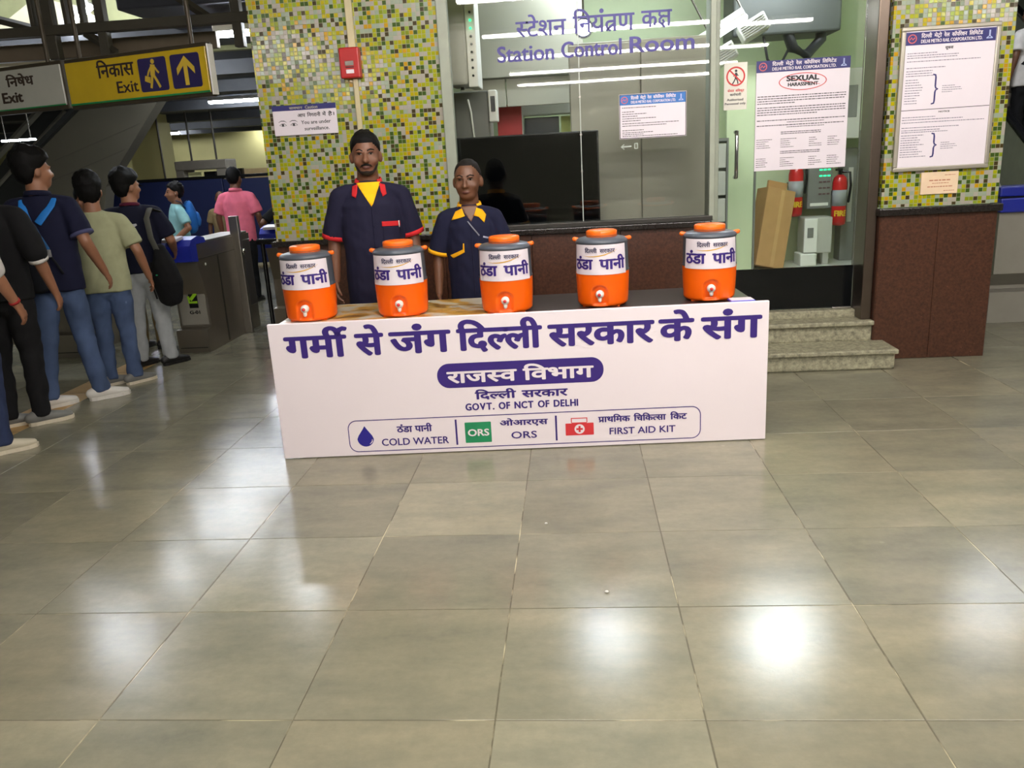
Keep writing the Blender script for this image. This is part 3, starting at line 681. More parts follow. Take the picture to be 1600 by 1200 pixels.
on_plane('first_aid_hindi', words(fit(deva('प/ाथिमक'), 1.766, 1.938, .142, .172, .002), fit(deva('िचिकत~सा'), 1.960, 2.133, .142, .172, .002), fit(deva('िकट'), 2.159, 2.247, .142, .172, .002)), PURPLE, bn)
on_plane('first_aid_english', fit(latin('FIRST AID KIT'), 1.826, 2.185, .069, .107, .001, CAP), PURPLE, bn)

def m_print():
    m = bpy.data.materials.new('printed_marble_cloth'); m.use_nodes = True; nt = m.node_tree; b = nt.nodes['Principled BSDF']; L = nt.links.new
    tc = nd(nt, 'ShaderNodeTexCoord'); w = nd(nt, 'ShaderNodeTexNoise', Scale=3.0, Detail=5, Distortion=2.5); L(tc.outputs['Object'], w.inputs['Vector'])
    cr = nd(nt, 'ShaderNodeValToRGB'); e = cr.color_ramp.elements; e[0].position = .32; e[0].color = lin((120, 84, 40)); e[1].position = .62; e[1].color = lin((206, 196, 178)); x = e.new(.45); x.color = lin((206, 160, 66)); x = e.new(.52); x.color = lin((196, 186, 166))
    L(w.outputs['Fac'], cr.inputs[0]); L(cr.outputs[0], b.inputs['Base Color']); b.inputs['Roughness'].default_value = .3; return m
PRINT = m_print(); DTOP = mat('dark_brown_laminate', (48, 40, 38), .3, var=.1)
ca, sa = cos(BZ), sin(BZ)
def bl(u, v): return (-1.659 + u * ca - v * sa, 4.171 + u * sa + v * ca)
for u0, u1, m_, lb_ in ((.03, 1.33, PRINT, 'folding table with a marble printed cover under the two left coolers'), (1.345, 2.63, DTOP, 'folding table with a dark brown top under the right coolers')):
    x, y = bl(u0, .03)
    t = thing('folding_table', lb_, 'table', (x, y, 0), BZ, 'tables behind the banner')
    W = u1 - u0
    obj('tabletop', *bbox(0, W, 0, .62, .725, .757, .006), m_, t)
    obj('apron', *MB().add(bbox(.04, W - .04, .05, .07, .66, .725, .003, 1)).add(bbox(.04, W - .04, .55, .57, .66, .725, .003, 1)).vf, DSTEEL, t)
    for lx in (.06, W - .06):
        for ly in (.07, .55): obj('leg', *cyl((lx, ly, 0), (lx, ly, .725), .014), DSTEEL, t)
x, y = bl(2.49, .06)
tg = thing('blue_folder', 'small blue folder at the right end of the dark table', 'folder', (x, y, .757), BZ); obj('cover', *bbox(0, .13, 0, .09, .0, .012, .003, 1), mat('folder_blue', (70, 72, 190), .4), tg); obj('sheet', *bbox(.005, .125, .004, .088, .0121, .0135, .0005, 1), WPAPER, tg)

# ------------------------------------------------------------------ water coolers
ORANGE = mat('orange_plastic', (246, 100, 8), .28, var=.03, scale=5)
ORANGE2 = mat('orange_lid_plastic', (248, 112, 24), .3, var=.03)
CGREY = mat('slate_grey_plastic', (74, 80, 90), .35, var=.04)
GOLD = mat('gold_ink', (214, 164, 40), .5)
def sm(a, b, x):
    t = max(0., min(1., (x - a) / (b - a))); return t * t * (3 - 2 * t)
def cooler_body():
    prof = []
    for k in range(43):
        z = .184 * k / 42; r = .135 + .0105 * (z / .184) ** .6
        if z < .018: r -= .010 * (1 - z / .018) ** 2
        prof.append((r, z))
    seg = 120; V = []; F = []
    for r, z in prof:
        for k in range(seg):
            a = 2 * pi * k / seg - pi / 2; d = a + pi / 2
            if d > pi: d -= 2 * pi
            x = d * .14; top = .118
            # arched niche for the tap
            if z < top - .044: e = abs(x) - .044
            else: e = hypot(x, z - (top - .044)) - .044
            rr = r - .020 * (1 - sm(-.007, .002, e)) * sm(.004, .018, z)
            V.append((rr * cos(a), rr * sin(a), z))
    n = len(prof)
    for i in range(n - 1):
        for k in range(seg):
            a, b = i * seg + k, i * seg + (k + 1) % seg; F.append((a, b, b + seg, a + seg))
    F.append(tuple(range(seg - 1, -1, -1))); F.append(tuple(range((n - 1) * seg, n * seg)))
    return V, F
def wrap(pf, r0, r1, z0, z1, off=.0012, step=.00025):
    """bend lettering (x along the arc) onto the upper shell"""
    V = []
    for x, z, l in pf[0]:
        r = r0 + (r1 - r0) * (z - z0) / (z1 - z0) + off + l * step; a = x / ((r0 + r1) / 2) - pi / 2
        V.append((r * cos(a), r * sin(a), z))
    return V, pf[1]
def make_cooler():
    t = thing('water_cooler', 'cooler', 'water cooler', (0, 0, 0), 0, 'orange water coolers in a row on the tables')
    b_ = obj('lower_body', *cooler_body(), ORANGE, t, True)
    for a in (.5, 2.6, 3.8, 5.6): obj('foot', *bbox(.105 * cos(a) - .018, .105 * cos(a) + .018, .105 * sin(a) - .018, .105 * sin(a) + .018, -.006, .004, .002, 1), ORANGE, b_)
    u = obj('upper_body', *revolve([(.142, .181), (.1455, .183), (.1465, .190), (.143, .195), (.1425, .208), (.1395, .334), (.140, .338)], 72), CGREY, t, True)
    obj('rim', *revolve([(.138, .334), (.1425, .337), (.1435, .343), (.141, .350), (.130, .360), (.105, .366), (.09, .368)], 72), CGREY, t, True)
    ld = obj('lid', *revolve([(.080, .364), (.0835, .368), (.0835, .394), (.080, .400), (.07, .403), (.02, .405)], 64), ORANGE2, t, True)
    obj('lid_seam', *revolve([(.084, .374), (.085, .375), (.084, .376)], 64), CGREY, ld, True)
    for s in (-1, 1): obj('handle_lug', *loft([(s * .130, 0, .352), (s * .149, 0, .355)], [.011, .0125], 14), ORANGE2, t, True)
    obj('handle', *loft([(.149 * sin(s * pi / 2), .146 * cos(s * pi / 2), .355 - .012 * cos(s * pi / 2)) for s in (-1, -.85, -.65, -.4, -.15, 0, .15, .4, .65, .85, 1)], [.006] * 11, 8, ref=(0, 0, 1)), ORANGE2, t, True)
    # sticker, bent round the front
    A = 1.13; n = 28; V = []; F = []
    for k in range(n + 1):
        a = -A + 2 * A * k / n - pi / 2
        for z in (.176, .334):
            r = .1485 if z < .3 else .1425
            V.append((r * cos(a), r * sin(a), z))
    for k in range(n): F.append((2 * k, 2 * k + 2, 2 * k + 3, 2 * k + 1))
    s = obj('sticker', V, F, WPAPER, t, True)
    G = dict(r0=.1485, r1=.1425, z0=.176, z1=.334)
    w = words(fit(deva('िदल~ली'), -.080, -.010, .293, .312, .0007), fit(deva('सरकार'), .006, .088, .293, .312, .0007)); tag(obj('small_lettering', *wrap(w, **G), mat('slate_ink', (58, 56, 92), .5), s), 'small Hindi line')
    sw = words(stroke([(-.088 + .190 * k / 14, .273 + .010 * ((k / 14 - .25) ** 2) * 6) for k in range(15)], [.0006 + .0048 * sin(pi * k / 14) for k in range(15)])); obj('swoosh', *wrap(sw, **G), GOLD, s)
    for wd, a, b in (('ठंडा', -.150, -.035), ('पानी', .005, .150)): tag(obj('big_lettering', *wrap(fit(deva(wd), a, b, .206, .256, .0035), **G), PURPLE, s), 'big purple Hindi word')
    # tap
    tp = obj('tap', *MB().add(loft([(0, -.105, .070), (0, -.138, .070)], [.020, .0225], 20)).add(loft([(0, -.130, .066), (0, -.140, .044), (0, -.141, .038)], [.011, .011, .010], 12)).vf, WHITE, t, True)
    obj('tap_button', *loft([(0, -.155, .070), (0, -.163, .070)], [.009, .009], 14), REDINK, tp, True)
    return t
c0 = make_cooler()
CL = [(-1.431, 4.276, 'leftmost orange and grey water cooler on the tables', 2), (-.93, 4.299, 'second water cooler from the left, in front of the taller man', 3), (-.359, 4.267, 'middle water cooler of the row, in front of the shorter man', 0), (.152, 4.342, 'fourth water cooler from the left, in front of the brown wall', -9), (.72, 4.384, 'rightmost water cooler, next to the blue folder', -4)]
for k, (x, y, lb_, a) in enumerate(CL):
    c = c0 if k == 0 else copy_tree(c0)
    d = hypot(x, y); c.location = (x + x / d * .135 - .002, y + y / d * .135, .763); c.rotation_euler = (0, 0, radians(a)); c['label'] = lb_

# ------------------------------------------------------------------ signs on the facade
def board(name, label, cat, x0, x1, z0, z1, y, thick, m, **kw):
    t = thing(name, label, cat, ((x0 + x1) / 2, y, z0), 0)
    w = (x1 - x0) / 2
    b = obj('plate', *bbox(-w, w, -thick, 0, 0, z1 - z0, min(.003, thick / 3), 1), m, t)
    return t, b, w, z1 - z0, -thick
HEAD = ('िदल~ली', 'मेट<ो', 'रेल', 'कॉपो^रेशन', 'िलिमटेड')
def header(parent, x0, x1, z0, z1, y, m_bar, m_txt, logo=True):
    """the blue band with the two-language heading and the two emblems"""
    H = z1 - z0; W = x1 - x0
    on_plane('header_band', flat([(x0, z0), (x1, z0), (x1, z1), (x0, z1)]), m_bar, parent, y)
    a = x0 + W * .17; b = x1 - W * .15; L = []
    wt = [1.05, .75, .55, 1.5, 1.35]; tot = sum(wt) + .25 * 4; x = a
    for s, k in zip(HEAD, wt):
        q = (b - a) * k / tot; L.append(fit(deva(s, 2), x, x + q, z0 + H * .54, z0 + H * .80, H * .012)); x += q + (b - a) * .25 / tot
    L.append(fit(latin('DELHI METRO RAIL CORPORATION LTD.', 2), a, b, z0 + H * .14, z0 + H * .40, H * .008, CAP))
    on_plane('header_lettering', words(*L), m_txt, parent, y - .0008)
    r = H * .36; c = (x0 + W * .07, z0 + H / 2)
    on_plane('emblem', words(ring([(c[0] + r * cos(t), c[1] + r * sin(t)) for t in [2 * pi * k / 24 for k in range(24)]], [(c[0] + r * .78 * cos(t), c[1] + r * .78 * sin(t)) for t in [2 * pi * k / 24 for k in range(24)]]), stroke([(c[0] - r * .55, c[1] - r * .2), (c[0] - r * .2, c[1] + r * .3), (c[0] + r * .1, c[1] - r * .2), (c[0] + r * .55, c[1] + r * .25)], r * .24)), mat('emblem_red', (200, 90, 90), .5), parent, y - .0008)
    c = (x1 - W * .07, z0 + H / 2)
    on_plane('emblem', words(stroke([(c[0], c[1] + r * .9), (c[0], c[1] - r * .4)], r * .35), stroke([(c[0] - r * .6, c[1] - r * .75), (c[0], c[1] - r * .3), (c[0] + r * .6, c[1] - r * .75)], r * .2), stroke([(c[0] - r * .7, c[1] - r * .8), (c[0] + r * .7, c[1] - r * .8)], r * .2)), mat('emblem_pale', (170, 180, 220), .5), parent, y - .0008)

# caution sign
t, b, w, H, y = board('caution_sign', 'white caution sign with printed eyes on the mosaic wall', 'sign', -2.105, -1.641, 1.808, 2.014, WY + .008, .012, WPAPER)
on_plane('header_band', flat([(-w, H * .82), (w, H * .82), (w, H), (-w, H)]), NAVYINK, b, y)
on_plane('header_lettering', words(fit(deva('सावधान', 2), -.105, -.01, H * .86, H * .93, .001), fit(latin('Caution', 2), .01, .10, H * .855, H * .955, .001, CAP)), mat('grey_ink', (170, 166, 150), .5), b, y - .0008)
on_plane('lettering', words(fit(deva('आप', 2), -.05, .005, .122, .143, .001), fit(deva('िनगरानी', 2), .02, .115, .122, .143, .001), fit(deva('में', 2), .13, .155, .122, .143, .001), fit(deva('है।', 2), .172, .215, .122, .143, .001), fit(latin('You are under', 2), -.03, .185, .073, .098, .0006, CAP), fit(latin('surveillance.', 2), -.01, .17, .03, .054, .0006, CAP)), INK, b, y)
for cx in (-.165, -.085):
    on_plane('printed_eye', words(stroke([(cx - .03, .092 + .0), (cx - .01, .102), (cx + .012, .101), (cx + .03, .09)], [.002, .005, .005, .001]), stroke([(cx - .025, .072), (cx - .008, .082), (cx + .012, .082), (cx + .027, .07)], [.002, .004, .004, .002]), stroke([(cx - .025, .072), (cx, .064), (cx + .027, .07)], .002), disc(cx, .073, .009, 14, 1)), INK, b, y)
# fire call point with its conduit
al = thing('fire_call_point', 'red fire alarm call point on the mosaic wall', 'alarm', (-1.498, WY + .01, 2.162)); RB = mat('call_point_red', (176, 30, 30), .35)
bd = obj('body', *bbox(-.07, .07, -.07, 0, 0, .20, .01), RB, al); obj('glass', *bbox(-.032, .03, -.075, -.069, .08, .112, .003), mat('smoked_glass', (120, 110, 100), .15), bd); obj('slot', *box(-.03, .03, -.0715, -.069, .068, .074), BLACK, bd); obj('name_plate', *bbox(-.028, .028, -.073, -.069, .03, .056, .002, 1), WPAPER, bd)
cd = thing('cable_conduit', 'cream cable conduit running down the mosaic wall behind the red alarm', 'conduit', (-1.48, WY + .01, 1.07)); CON = mat('cream_conduit', (196, 184, 146), .5)
obj('upper_pipe', *bbox(-.025, .025, -.03, 0, 1.292, 2.5, .006), CON, cd); obj('lower_pipe', *bbox(-.018, .018, -.026, 0, .0, 1.092, .006), CON, cd)
# notice pasted on the window
t, b, w, H, y = board('window_notice', 'white notice with a blue heading stuck on the window', 'notice', .348, .81, 1.651, 1.948, WY + .019, .004, WPAPER)
header(b, -w + .006, w - .006, H - .072, H - .006, y, mat('notice_blue', (44, 110, 186), .5), WPAPER)
rn = random.Random(3); L = [greek(-w + .02, w - .02, z, .006, f_, rn) for z, f_ in ((.205, .55), (.178, .2), (.163, .4), (.148, .25), (.133, .55), (.118, .3), (.100, .92), (.085, .72), (.055, .35), (.040, .5), (.028, .35), (.016, .9))]
tag(on_plane('lettering', words(*L), INK, b, y), 'lines of small print', kind='stuff')
on_plane('border', ring([(-w + .003, .003), (w - .003, .003), (w - .003, H - .003), (-w + .003, H - .003)], [(-w + .007, .007), (w - .007, .007), (w - .007, H - .007), (-w + .007, H - .007)]), INK, b, y - .0003)
# posters on the glass door
t, b, w, H, y = board('harassment_poster', 'large white poster about sexual harassment on the glass door', 'poster', 1.328, 1.972, 1.378, 2.128, DY - .001, .005, WPAPER)
header(b, -w, w, H - .078, H, y, NAVYINK, WPAPER)
E1 = [(.0 + .165 * cos(2 * pi * k / 40), .60 + .058 * sin(2 * pi * k / 40)) for k in range(40)]; E2 = [(.0 + .159 * cos(2 * pi * k / 40), .60 + .053 * sin(2 * pi * k / 40)) for k in range(40)]
on_plane('red_ring', words(ring(E1, E2), stroke([(-.10, .625), (.02, .60), (.12, .575)], [.002, .005, .002])), REDINK, b, y - .001)
on_plane('title', words(fit(latin('SEXUAL'), -.11, .11, .607, .640, .0035, CAP), fit(latin('HARASSMENT'), -.10, .105, .572, .594, .002, CAP)), INK, b, y)
rn = random.Random(5); L = []
for k, z in enumerate((.508, .492, .476, .460, .432, .416, .400, .384, .345, .310)): L.append(greek(-w + .012, w - .014, z, .0075, (.99, .99, .98, .42, .99, .99, .99, .68, .99, .98)[k], rn))
for z in (.329, .296): L.append(greek(-.10, .16, z, .006, 1, rn))
for z in (.262, .25, .128, .116): L.append(greek(-.14, .14, z, .007, 1, rn))
for z0 in (.215, .083):
    for cx in (-w + .012, -.14, .06, .19):
        for q in range(5): L.append(greek(cx, cx + .115, z0 - .014 * q, .0055, rn.uniform(.3, 1), rn))
tag(on_plane('lettering', words(*L), INK, b, y), 'lines of small print', kind='stuff')
t, b, w, H, y = board('authorised_sign', 'small white no-entry sign with a crossed-out walker on the glass door', 'sign', 1.104, 1.266, 1.813, 2.131, DY - .001, .005, mat('ivory_sign', (222, 218, 206), .5))
cx, cz = .0, .225; C1 = [(cx + .066 * cos(2 * pi * k / 32), cz + .066 * sin(2 * pi * k / 32)) for k in range(32)]; C2 = [(cx + .055 * cos(2 * pi * k / 32), cz + .055 * sin(2 * pi * k / 32)) for k in range(32)]
on_plane('walking_figure', words(disc(.002, .262, .009, 12), stroke([(.003, .25), (.001, .213)], .016, 1), stroke([(.0, .214), (-.012, .19), (-.022, .175)], .008, 2), stroke([(.002, .214), (.013, .195), (.016, .175)], .008, 3), stroke([(.0, .245), (-.016, .225)], .006, 2), stroke([(.004, .245), (.018, .228)], .006, 3)), INK, b, y)
on_plane('prohibition_ring', words(ring(C1, C2), stroke([(cx - .043, cz + .043), (cx + .043, cz - .043)], .010, 1)), REDINK, b, y - .001)
on_plane('red_lettering', words(fit(deva('केवल', 2), -.055, -.01, .122, .136, .0008), fit(deva('अिधकृत', 2), .0, .06, .122, .136, .0008)), REDINK, b, y)
on_plane('lettering', words(fit(deva('कम^चारी', 2), -.038, .04, .095, .109, .0008), fit(latin('Authorised', 2), -.058, .055, .062, .078, .0008, CAP), fit(latin('Personnel only', 2), -.072, .072, .036, .05, .0008, CAP)), INK, b, y)
# notice board on the pillar
nb = thing('notice_board', 'framed white notice board with two big braces on the mosaic pillar', 'notice board', (2.522, WY + .01, 1.33)); AL = mat('aluminium_frame', (176, 170, 156), .35, .6)
w = .315; H = .925
obj('panel', *bbox(-w + .01, w - .01, -.022, 0, .01, H - .01, .003, 1), WPAPER, nb); pn = nb.children[0]
obj('frame', *MB().add(bbox(-w, w, -.032, 0, 0, .028, .006)).add(bbox(-w, w, -.032, 0, H - .028, H, .006)).add(bbox(-w, -w + .028, -.032, 0, .028, H - .028, .006)).add(bbox(w - .028, w, -.032, 0, .028, H - .028, .006)).vf, AL, nb)
header(pn, -w + .03, w - .03, H - .115, H - .035, -.022, NAVYINK, WPAPER)
def brace(cx, z0, z1):
    zm = (z0 + z1) / 2; r = .014
    return words(stroke([(cx - .02, z1), (cx - .003, z1 - .004), (cx, z1 - .02), (cx, zm + .02), (cx + .004, zm + .006), (cx + .02, zm)], [.009, .011, .011, .011, .010, .004]), stroke([(cx + .02, zm), (cx + .004, zm - .006), (cx, zm - .02), (cx, z0 + .02), (cx - .003, z0 + .004), (cx - .02, z0)], [.004, .010, .011, .011, .011, .009], 1))
on_plane('brace', brace(-.075, .435, .622), mat('brace_ink', (40, 34, 100), .5), pn, -.022); on_plane('brace', brace(-.055, .09, .245), MATS['brace_ink'], pn, -.022)
on_plane('divider', stroke([(-w + .03, .40), (w - .03, .405)], .004), INK, pn, -.022)
on_plane('title', words(fit(deva('सूचना', 2), -.03, .02, .777, .792, .001), fit(latin('NOTICE', 2), -.04, .03, .378, .388, .0008, CAP)), INK, pn, -.022)
rn = random.Random(9); L = []
for z, a, b_ in ((.757, -.27, -.08), (.742, -.27, .06), (.728, -.27, .05), (.706, -.27, .20), (.665, -.27, -.02), (.645, -.27, -.1), (.630, -.27, -.1), (.615, -.27, -.09), (.352, -.275, -.06), (.336, -.275, .12), (.318, -.275, .26), (.285, -.275, .1), (.268, -.275, -.02), (.255, -.275, .03)): L.append(greek(a, b_, z, .006, 1, rn))
for q in range(10): L.append(greek(-.27, -.15, .59 - .0165 * q, .006, rn.uniform(.6, 1), rn)); L.append(greek(-.275, -.10, .235 - .0155 * q, .006, rn.uniform(.6, 1), rn))
for q in range(4): L.append(greek(-.03, .10, .545 - .013 * q, .005, rn.uniform(.4, 1), rn)); L.append(greek(-.01, .10, .18 - .013 * q, .005, rn.uniform(.5, 1), rn))
tag(on_plane('lettering', words(*L), mat('grey_print', (104, 100, 120), .6), pn, -.022), 'lines of small print', kind='stuff')
t, b, w, H, y = board('cream_notice', 'small cream notice under the board on the mosaic pillar', 'notice', 2.407, 2.655, 1.168, 1.318, WY + .008, .012, mat('cream_sheet', (226, 200, 168), .5))
rn = random.Random(2); tag(on_plane('lettering', words(greek(.03, .10, .125, .006, 1, rn), greek(-.07, .07, .09, .010, 1, rn), greek(-.05, .06, .072, .006, 1, rn), greek(-.08, .09, .048, .008, 1, rn), greek(.03, .10, .02, .006, 1, rn)), mat('rust_ink', (176, 110, 84), .5), b, y), 'lines of small print', kind='stuff')
# ------------------------------------------------------------------ people
def remesh(vf, size, smooth=4, fac=.5):
    me = bpy.data.meshes.new('tmp'); me.from_pydata([tuple(v) for v in vf[0]], [], vf[1]); me.update()
    o = bpy.data.objects.new('tmp', me); COL.objects.link(o)
    r = o.modifiers.new('r', 'REMESH'); r.mode = 'VOXEL'; r.voxel_size = size; r.use_smooth_shade = True
    s = o.modifiers.new('s', 'SMOOTH'); s.iterations = smooth; s.factor = fac
    dg = bpy.context.evaluated_depsgraph_get(); e = o.evaluated_get(dg); m = e.to_mesh()
    V = [v.co.copy() for v in m.vertices]; N = [v.normal.copy() for v in m.vertices]; F = [tuple(p.vertices) for p in m.polygons]
    e.to_mesh_clear(); bpy.data.objects.remove(o); bpy.data.meshes.remove(me)
    return V, F, N
def wrinkle(V, N, amp, seed, zs=5.0):
    o = Vector((seed * 3.1, seed * 1.7, seed))
    return [v + n * (amp * (noise.noise(Vector((v.x * 9, v.y * 9, v.z * zs)) + o) + .6 * noise.noise(Vector((v.x * 20 + v.z * 9, v.y * 20, v.z * 14)) + o))) for v, n in zip(V, N)]
def decal(name, poly, tree, m, parent, M=None, off=.002, front=True, cell=.012, thick=.0015):
    """a patch of cloth or hair that follows the surface below it; poly is (x, z)"""
    bm = bmesh.new(); f = bm.faces.new([bm.verts.new((p[0], 0, p[1])) for p in poly])
    xs = [p[0] for p in poly]; zs = [p[1] for p in poly]
    for ax, a, b in ((0, min(xs), max(xs)), (2, min(zs), max(zs))):
        n = int((b - a) / cell)
        for k in range(1, n + 1):
            co = [0, 0, 0]; co[ax] = a + (b - a) * k / (n + 1); no = [0, 0, 0]; no[ax] = 1
            bmesh.ops.bisect_plane(bm, geom=bm.verts[:] + bm.edges[:] + bm.faces[:], plane_co=co, plane_no=no)
    sg = -1 if front else 1; ok = {}
    for v in bm.verts:
        h = tree.ray_cast(Vector((v.co.x, sg * 1.0, v.co.z)), Vector((0, -sg, 0)))
        if h[0] is not None: v.co.y = h[0].y + sg * off; ok[v] = 1
    bmesh.ops.delete(bm, geom=[v for v in bm.verts if v not in ok], context='VERTS')
    bm.verts.index_update()
    V = [v.co.copy() for v in bm.verts]; F = [tuple(v.index for v in f.verts) for f in bm.faces]; bm.free()
    if M: V = [M @ v for v in V]
    o = obj(name, V, F, m, parent, True)
    s = o.modifiers.new('thickness', 'SOLIDIFY'); s.thickness = thick; s.offset = 0
    return o
def hand(W, d, a, n, palm, fingers, k=1.0):
    """palm goes into the body volume, the five fingers stay separate; d along the hand, a towards the thumb, n palm side"""
    W, d, a, n = Vector(W), Vector(d).normalized(), Vector(a).normalized(), Vector(n).normalized()
    palm.add(loft([W - d * .02, W + d * .02, W + d * .055, W + d * .085], [(.026 * k, .019 * k), (.030 * k, .018 * k), (.040 * k, .016 * k), (.038 * k, .013 * k)], 12, ref=a))
    for q, (L, o) in enumerate(((.070, 1.5), (.079, .5), (.074, -.5), (.058, -1.5))):
        p = W + d * (.080 - .004 * abs(o)) + a * (o * .019 * k); P = [p]; ang = .18 + .06 * (3 - q) * .5
        for f_ in (.44, .31, .25):
            dd = d * cos(ang) + n * sin(ang) + a * (.06 * o); P.append(P[-1] + dd.normalized() * L * f_); ang += .38
        fingers.add(loft(P, [.0092 * k, .0088 * k, .008 * k, .0068 * k], 8, ref=a))
    p = W + d * .018 + a * .024 * k; P = [p, p + (d * .75 + a * .6 + n * .25).normalized() * .036, p + (d * .75 + a * .6 + n * .25).normalized() * .036 + (d * .95 + a * .2 + n * .35).normalized() * .028, p + (d * .75 + a * .6 + n * .25).normalized() * .036 + (d * .95 + a * .1 + n * .4).normalized() * .05]
    fingers.add(loft(P, [.0125 * k, .0105 * k, .0095 * k, .0075 * k], 8, ref=n))
HAIR = mat('black_hair', (10, 9, 9), .6, var=.3, scale=40, bump=.35, bscale=220, spec=.18)
GHAIR = mat('greying_hair', (26, 22, 20), .65, var=.5, scale=60, bump=.35, bscale=220, spec=.18)
LIP = mat('lip_brown', (104, 62, 54), .45); EYEW = mat('eye_white', (132, 118, 108), .3, var=.02); EYED = mat('dark_iris', (22, 16, 14), .15)
def clothm(name, c, r=.85): return mat(name, c, r, var=.10, scale=14, bump=.25, bscale=420, spec=.25)
def person(label, loc, rz, H, skin, shirt, trousers, arms=None, build=1.0, hem=.80, sleeve=.78, sleeve_r=1.0, hairm=HAIR, hair='short', face=False, headyaw=0., headpitch=0., legs=None, shoe=None, voxel=.011, group=None, lean=0., belly=0., legr=1.0, sole=None, shoes=True, name='person', skirt=False, lower=True, head=1.06):
    root = thing(name, label, 'person', loc, rz, group); s = H / 1.75; root.scale = (s, s, s)
    B = build
    HM = Matrix.Translation((0, -.004, 1.475)) @ Matrix.Rotation(headyaw, 4, 'Z') @ Matrix.Rotation(headpitch, 4, 'X') @ Matrix.Scale(head, 4) @ Matrix.Translation((0, 0, -1.50))
    def hx(vf): return xf(vf, HM)
    arms = arms or {}
    A = {}
    for sd, sg in (('L', 1), ('R', -1)):
        e, w = arms.get(sd, ((sg * .245 * B, .03, 1.14), (sg * .262 * B, -.02, .885)))
        A[sd] = (Vector((sg * .180 * B, .005, 1.372)), Vector(e), Vector(w))
    legs = legs or (((-.10, 0, .49), (-.105, .02, .085), 0.06), ((.10, 0, .49), (.105, .02, .085), -.06))
    body = MB(); fing = MB()
    body.add(hx(ell((0, .012, 1.652), (.078, .096, .098), 20, 14))); body.add(hx(ell((0, -.026, 1.603), (.069, .069, .086), 18, 12))); body.add(hx(ell((0, -.042, 1.549), (.050, .048, .034), 16, 10)))
    body.add(hx(loft([(0, -.092, 1.642), (0, -.104, 1.615), (0, -.111, 1.600)], [.008, .010, .0135], 10)))
    for g in (-1, 1):
        body.add(hx(ell((g * .028, -.083, 1.652), (.026, .012, .008), 10, 8))); body.add(hx(ell((g * .043, -.064, 1.602), (.024, .022, .026), 10, 8)))
        body.add(hx(ell((g * .0805, .012, 1.620), (.0135, .021, .033), 10, 8))); body.add(hx(ell((g * .012, -.100, 1.598), (.0095, .010, .008), 8, 6)))
    body.add(hx(ell((0, -.085, 1.566), (.024, .013, .010), 12, 8)))
    body.add(loft([(0, .015, 1.40), (0, .012, 1.47), HM @ Vector((0, .005, 1.56))], [(.076, .070), .068, .062], 16))
    body.add(loft([(0, .0, 1.36), (0, .0, 1.25), (0, 0, 1.02), (0, 0, .88)], [(.11 * B, .07), (.135 * B, .09), (.125 * B, .085), (.14 * B, .09)], 20))
    for sd in 'LR':
        S, E, W = A[sd]; sg = 1 if sd == 'L' else -1; d = (W - E).normalized()
        body.add(loft([S, S.lerp(E, .5), E], [.050, .047, .041], 12)); body.add(loft([E, E.lerp(W, .3), W], [.041, .040, .027], 12))
        up = Vector((0, -1, 0)); a = (up - d * up.dot(d)); a = a.normalized() if a.length > .2 else Vector((0, 0, 1)); n = Vector((-sg, 0, 0)); n = (n - d * n.dot(d)).normalized()
        hand(W, d, a, n, body, fing)
    for kn, an, _ in legs:
        hp = Vector((.09 if kn[0] > 0 else -.09, 0, .90)); body.add(loft([hp, kn, an], [.075, .048, .034], 10))
    Vb, Fb, Nb = remesh((body.V, body.F), voxel, 3, .45); k = len(Vb)
    Vb = Vb + [Vector(v) for v in fing.V]; Fb = Fb + [tuple(i + k for i in f) for f in fing.F]
    bo = obj('body', Vb, Fb, skin, root, True)
    # hair
    if hair:
        Cn = Vector((0, .012, 1.652)); V = []; F = []; n1, n2 = 40, 28
        front, side, back = {'short': (.50, -.15, -.84), 'receding': (.66, -.05, -.80), 'long': (.45, -.35, -1.2), 'bald': (1.2, -.1, -.7), 'thick': (.40, -.20, -.90)}[hair]
        th = {'short': .010, 'receding': .005, 'long': .018, 'bald': .003, 'thick': .024}[hair]
        for i in range(n2 + 1):
            p = pi * i / n2 - pi / 2
            for q in range(n1):
                a = 2 * pi * q / n1; dx, dy, dz = cos(p) * cos(a), cos(p) * sin(a), sin(p); fr = -dy / (hypot(dx, dy) + 1e-6)
                lim = side + (front - side) * min(1, max(0, fr) * 1.25) ** 1.1 if fr > 0 else side + (back - side) * min(1, -fr * 1.9)
                k_ = sm(lim - .06, lim + .05, dz)
                g = 1 - .10 * (1 - k_); e = th * k_ * (.30 + .70 * sm(-.1, .8, dz) + (.45 if fr < -.2 else 0)) * (1 + .5 * noise.noise(Vector((dx * 5, dy * 5, dz * 5 + len(label))))) + (th * .8 * k_ * max(0, dz) if hair in ('short', 'thick') else 0)
                V.append(HM @ (Cn + Vector((dx * (.079 * g + e), dy * (.097 * g + e), dz * (.099 * g + e)))))
        for i in range(n2):
            for q in range(n1):
                a, b = i * n1 + q, i * n1 + (q + 1) % n1; F.append((a, b, b + n1, a + n1))
        tag(obj('hair', V, F, hairm, root, True), 'close-cropped hair' if hair != 'long' else 'tied dark hair')
